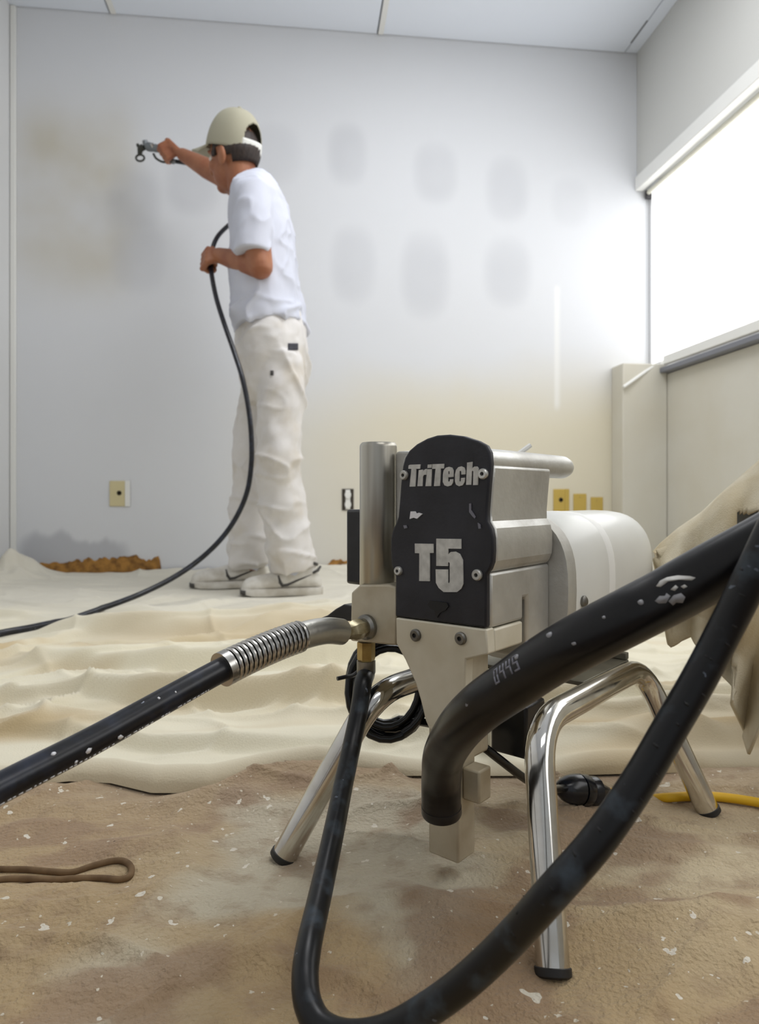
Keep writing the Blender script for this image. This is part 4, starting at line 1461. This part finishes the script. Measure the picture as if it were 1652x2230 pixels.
# shoes
def shoe(toe, heel, name='shoe'):
    ax_ = (toe-heel)
    L_ = ax_.length
    ax_ = ax_.normalized()
    sd = UP.cross(ax_).normalized()
    prof = [(0.0, .016, .030, .050), (0.03, .030, .034, .076), (0.10, .038, .036, .104), (0.20, .041, .036, .120), (0.32, .040, .036, .120), (0.42, .041, .036, .108), (0.52, .045, .034, .084), (0.64, .049, .030, .078), (0.76, .050, .028, .071),
            (0.87, .047, .026, .066), (0.95, .038, .024, .058), (1.0, .020, .022, .044)]

    def sec(t, hw, zb, zt, k=1.0):
        c = heel+ax_*(L_*t)
        out = []
        for q in range(24):
            a = 2*math.pi*q/24
            y = math.copysign(abs(math.cos(a))**0.75, math.cos(a))*hw
            zz = zb*0.55+(zt-zb*0.55)*(0.5+0.5*math.copysign(abs(math.sin(a))**0.8, math.sin(a)))
            if zz > zb:
                y *= 1-0.45*((zz-zb)/(zt-zb+1e-6))**1.6
            out.append(c+sd*y+UP*(zz))
        return out
    up_ = MB().rings([sec(*p) for p in prof])
    o = body_part(name, up_.mesh(name, PO, sharp=60), M['shoe'])
    b = o.modifiers.new('soft', 'SUBSURF')
    b.levels = b.render_levels = 1
    so_ = MB()
    rs = []
    n = 40
    pts = []
    for t, hw, zb, zt in [(-0.012, .018, 0, 0)]+[(p[0], p[1]+.0045, 0, 0) for p in prof]+[(1.01, .016, 0, 0)]:
        pts.append((t, hw))
    loop = [(t, h) for t, h in pts]+[(t, -h) for t, h in pts[::-1]]
    lv = []
    for z0, k in ((0.0, .96), (0.004, 1.0), (0.020, 1.0), (0.026, .97)):
        lv.append([heel+ax_*(L_*(0.5+(t-0.5)*(0.985+0.015*k)))+sd*(h*k)+UP*(z0+(0.010*max(0, (t-0.8)/0.2)**2 if z0 < 0.01 else 0)) for t, h in loop])
    so_.rings(lv)
    body_part('sole', so_.mesh('sole', PO, sharp=40), M['shoe'], o)
    # dark welt at the toe and heel, tongue, collar, side mark
    dk = MB()
    dk.rings([[heel+ax_*(L_*t)+sd*(h*1.02)+UP*z0 for t, h in loop[11:17]] for z0 in (0.006, 0.021)], closed=False, caps=False)
    w = body_part('toe_guard', dk.mesh('toe_guard', PO, sharp=0), M['shoe_dark'], o)
    m_ = w.modifiers.new('thickness', 'SOLIDIFY')
    m_.thickness = 0.003
    m_.offset = 1
    col_ = MB().tube([heel+ax_*(L_*t)+sd*y+UP*z for t, y, z in [(0.06, 0, .104), (0.11, -.027, .112), (0.24, -.030, .118), (0.36, -.024, .118), (0.42, 0, .112), (0.36, .024, .118), (0.24, .030, .118), (0.11, .027, .112), (0.06, 0, .104)]], 0.006, 8)
    body_part('collar', col_.mesh('collar', PO, sharp=0), M['shoe_dark'], o)
    for k in range(4):
        t = 0.44+0.06*k
        z = .100-.0095*k
        lc_ = MB().tube([heel+ax_*(L_*t)+sd*y+UP*(z-abs(y)*0.35+.001) for y in (-.022, -.012, 0, .012, .022)], 0.0026, 6)
        body_part('lace', lc_.mesh('lace', PO, sharp=0), M['shoe'], o)
    # the curved tick on the outer side (towards the lens)
    s_ = -1 if sd.dot(CV(0, -1)) < 0 else 1
    tick = [(0.55, .072), (0.535, .050), (0.50, .040), (0.44, .044), (0.28, .064), (0.12, .080), (0.28, .056), (0.44, .033), (0.51, .027), (0.565, .036), (0.575, .060)]
    from mathutils.bvhtree import BVHTree
    tme = o.data
    tree = BVHTree.FromPolygons([v.co.copy() for v in tme.vertices], [tuple(q.vertices) for q in tme.polygons])
    cen_ = [(0.55, .070, .004), (0.53, .048, .007), (0.50, .036, .0075), (0.44, .038, .006), (0.34, .050, .0045), (0.24, .061, .003), (0.14, .072, .0015)]
    mk_ = []
    for t, z, r_ in cen_:
        src = heel+ax_*(L_*t)+UP*z+sd*(s_*0.2)-PO
        hit = tree.ray_cast(src, -sd*s_)[0]
        if hit is not None:
            mk_.append((hit+PO, r_))
    if len(mk_) > 3:
        tm = MB().tube([p for p, r_ in mk_], [r_*0.8 for p, r_ in mk_], 8)
        body_part('side_logo', tm.mesh('side_logo', PO, sharp=0), M['shoe_dark'], o)
    heel_t = MB().tube([heel+ax_*(L_*t)+sd*(s_*y)+UP*z for t, y, z in [(0.02, .022, .100), (0.06, .030, .086), (0.12, .036, .078)]], [0.004, 0.006, 0.004], 8)
    body_part('heel_tab', heel_t.mesh('heel_tab', PO, sharp=0), M['shoe_dark'], o)
    return o


def flo(px, d, z=0.010):
    v = P(px, 1080, d)
    v.z = z
    return v


shoe(flo(526, 2.425), flo(700, 2.475))
shoe(flo(416, 2.62), flo(583, 2.68))

# ------------------------------------------------------------------ the spray gun
GO = P(345, 328, 2.955)
gun = thing('spray_gun', 'grey spray gun with dark tip guard held out to the wall in the right hand', 'spray gun', GO)


def gp(name, mb, m, parent=None, sharp=38, bevel=0.0):
    return link(name, mb.mesh(name, GO, sharp=sharp), m, parent or gun, None, bevel)


gd = 2.955
nose = P(300, 315, 3.02)
rear = P(345, 324, 2.955)
gaxis = (nose-rear).normalized()
gp('gun_body', MB().lathe([(-0.012, 0.008), (-0.008, 0.015), (0.020, 0.017), (0.034, 0.0155), (0.048, 0.019), (0.066, 0.019), (0.070, 0.013), (0.085, 0.012)], rear, gaxis, 18), M['gun_grey'])
gp('grip_tube', MB().limb([P(353, 318, gd), P(366, 333, 2.957), P(377, 352, 2.965)], [0.012, 0.0125, 0.011], 14), M['gun_grey'])
gp('top_valve', MB().tube([P(318, 318, 2.99), P(315, 306, 2.985)], [0.014, 0.011], 14), M['gun_grey'])
gp('packing_cap', MB().tube([P(333, 319, 2.955), P(330, 313, 2.945)], [0.009, 0.008], 12), M['spring'])
tgp = spv([P(334, 335, 2.97), P(340, 345, 2.965), P(352, 352, 2.965), P(362, 353, 2.965)], 6)
gp('trigger', MB().tube(tgp, 0.005, 8), M['gun_dark'])
gp('tip_nut', MB().tube([P(312, 320, 2.99), P(305, 326, 2.995), P(304, 337, 3.0)], [0.015, 0.013, 0.009], 12), M['gun_dark'])
tr_ = [P(305+9*math.cos(a), 344+7*math.sin(a), 3.0) for a in np.linspace(0, 2*math.pi, 25)]
gp('tip_guard', MB().tube(tr_, 0.0045, 8, caps=False), M['gun_dark'])
gp('tip_lever', MB().tube([P(306, 324, 3.0), P(301, 318, 3.0), P(299, 314, 3.0)], [0.006, 0.008, 0.006], 10), M['gun_dark'])

# ------------------------------------------------------------------ cloth thrown over a pail at the edge of the picture
pc_ = P(1800, 1080, 1.0)
pail = thing('pail', 'dark pail showing through a gap in the beige canvas cloth thrown over it', 'pail', (pc_.x, pc_.y, 0))
pail_o = Vector((pc_.x, pc_.y, 0))
pz = 0.02
link('pail_wall', MB().lathe([(pz, 0.090), (0.315+pz, 0.136), (0.317+pz, 0.140), (0.332+pz, 0.140), (0.334+pz, 0.134), (0.315+pz, 0.131), (pz+0.008, 0.085)], (0, 0, 0), (0, 0, 1), 40).mesh('pail_wall'), M['pail'], pail)
hn = [Vector((0.148*math.cos(a), 0.0, 0.29-0.15*math.sin(a))) for a in np.linspace(0.05, math.pi-0.05, 24)]
link('pail_handle', MB().tube(hn, 0.003, 8).mesh('pail_handle'), M['steel_dull'], pail)

# top rim and hem of the hanging cloth, left to right; folds push it towards and away from the lens
TOPL = [(1424, 1204, .93), (1440, 1186, .915), (1480, 1152, .90), (1530, 1118, .895), (1570, 1080, .89), (1612, 1042, .885), (1652, 1008, .88), (1700, 962, .88), (1780, 930, .90), (1880, 920, .93), (2010, 960, .97)]
HEML = [(1428, 1236, .925), (1446, 1340, .90), (1458, 1408, .875), (1508, 1386, .865), (1524, 1420, .86), (1560, 1462, .85), (1604, 1506, .84), (1588, 1532, .835), (1616, 1590, .83), (1633, 1645, .825), (1690, 1500, .84), (1790, 1480, .86), (1950, 1420, .95)]
nu, nv = 120, 60


def arc_curve(pts, n, warp=None):
    q = np.array(pts, float)
    t = np.linspace(0, 1, len(q)) if warp is None else np.array(warp)
    tt = np.linspace(0, 1, n)
    return np.stack([np.interp(tt, t, q[:, k]) for k in range(3)], 1)


GAP = []
tp = arc_curve(TOPL, nu)
hm = arc_curve(HEML, nu)
vs = []
for j in range(nv):
    s = j/(nv-1)
    for i in range(nu):
        u = i/(nu-1)
        q = tp[i]*(1-s)+hm[i]*s
        f = 0.020*math.sin(u*26+3.0*s)*(0.25+s)*(1-0.3*s)+0.018*float(vnoise(u*7, s*3, 3.0))+0.012*math.sin(11*u-5*s)
        bulge = -0.035*math.sin(math.pi*min(1, s*1.3))
        roll = 0.030*max(0, 1-s/0.10)**2
        vs.append(P(q[0], q[1], q[2]+f*min(1, u*8)+bulge+roll))
        GAP.append(1600 < q[0] < 1745 and 1110+0.06*(1690-q[0]) < q[1] < 1172)
fs = [(j*nu+i, j*nu+i+1, (j+1)*nu+i+1, (j+1)*nu+i) for j in range(nv-1) for i in range(nu-1) if not GAP[j*nu+i]]
dr_ = link('canvas_cloth', MB().add(vs, fs).mesh('canvas_cloth', sharp=0), M['cloth_drape'])
so = dr_.modifiers.new('thickness', 'SOLIDIFY')
so.thickness = 0.003
rl = [P(*q) for q in spline([(1441, 1222, .896), (1462, 1212, .893), (1495, 1192, .892), (1535, 1165, .893)], 6)]
ro = link('cloth_roll', MB().tube(rl, [0.0165-0.0035*k/(len(rl)-1) for k in range(len(rl))], 20, caps=False).mesh('cloth_roll', sharp=0), M['cloth_drape'], dr_)
so = ro.modifiers.new('thickness', 'SOLIDIFY')
so.thickness = 0.002
tag(dr_, 'beige canvas cloth hanging in pointed folds over the pail behind the black hoses', 'cloth')
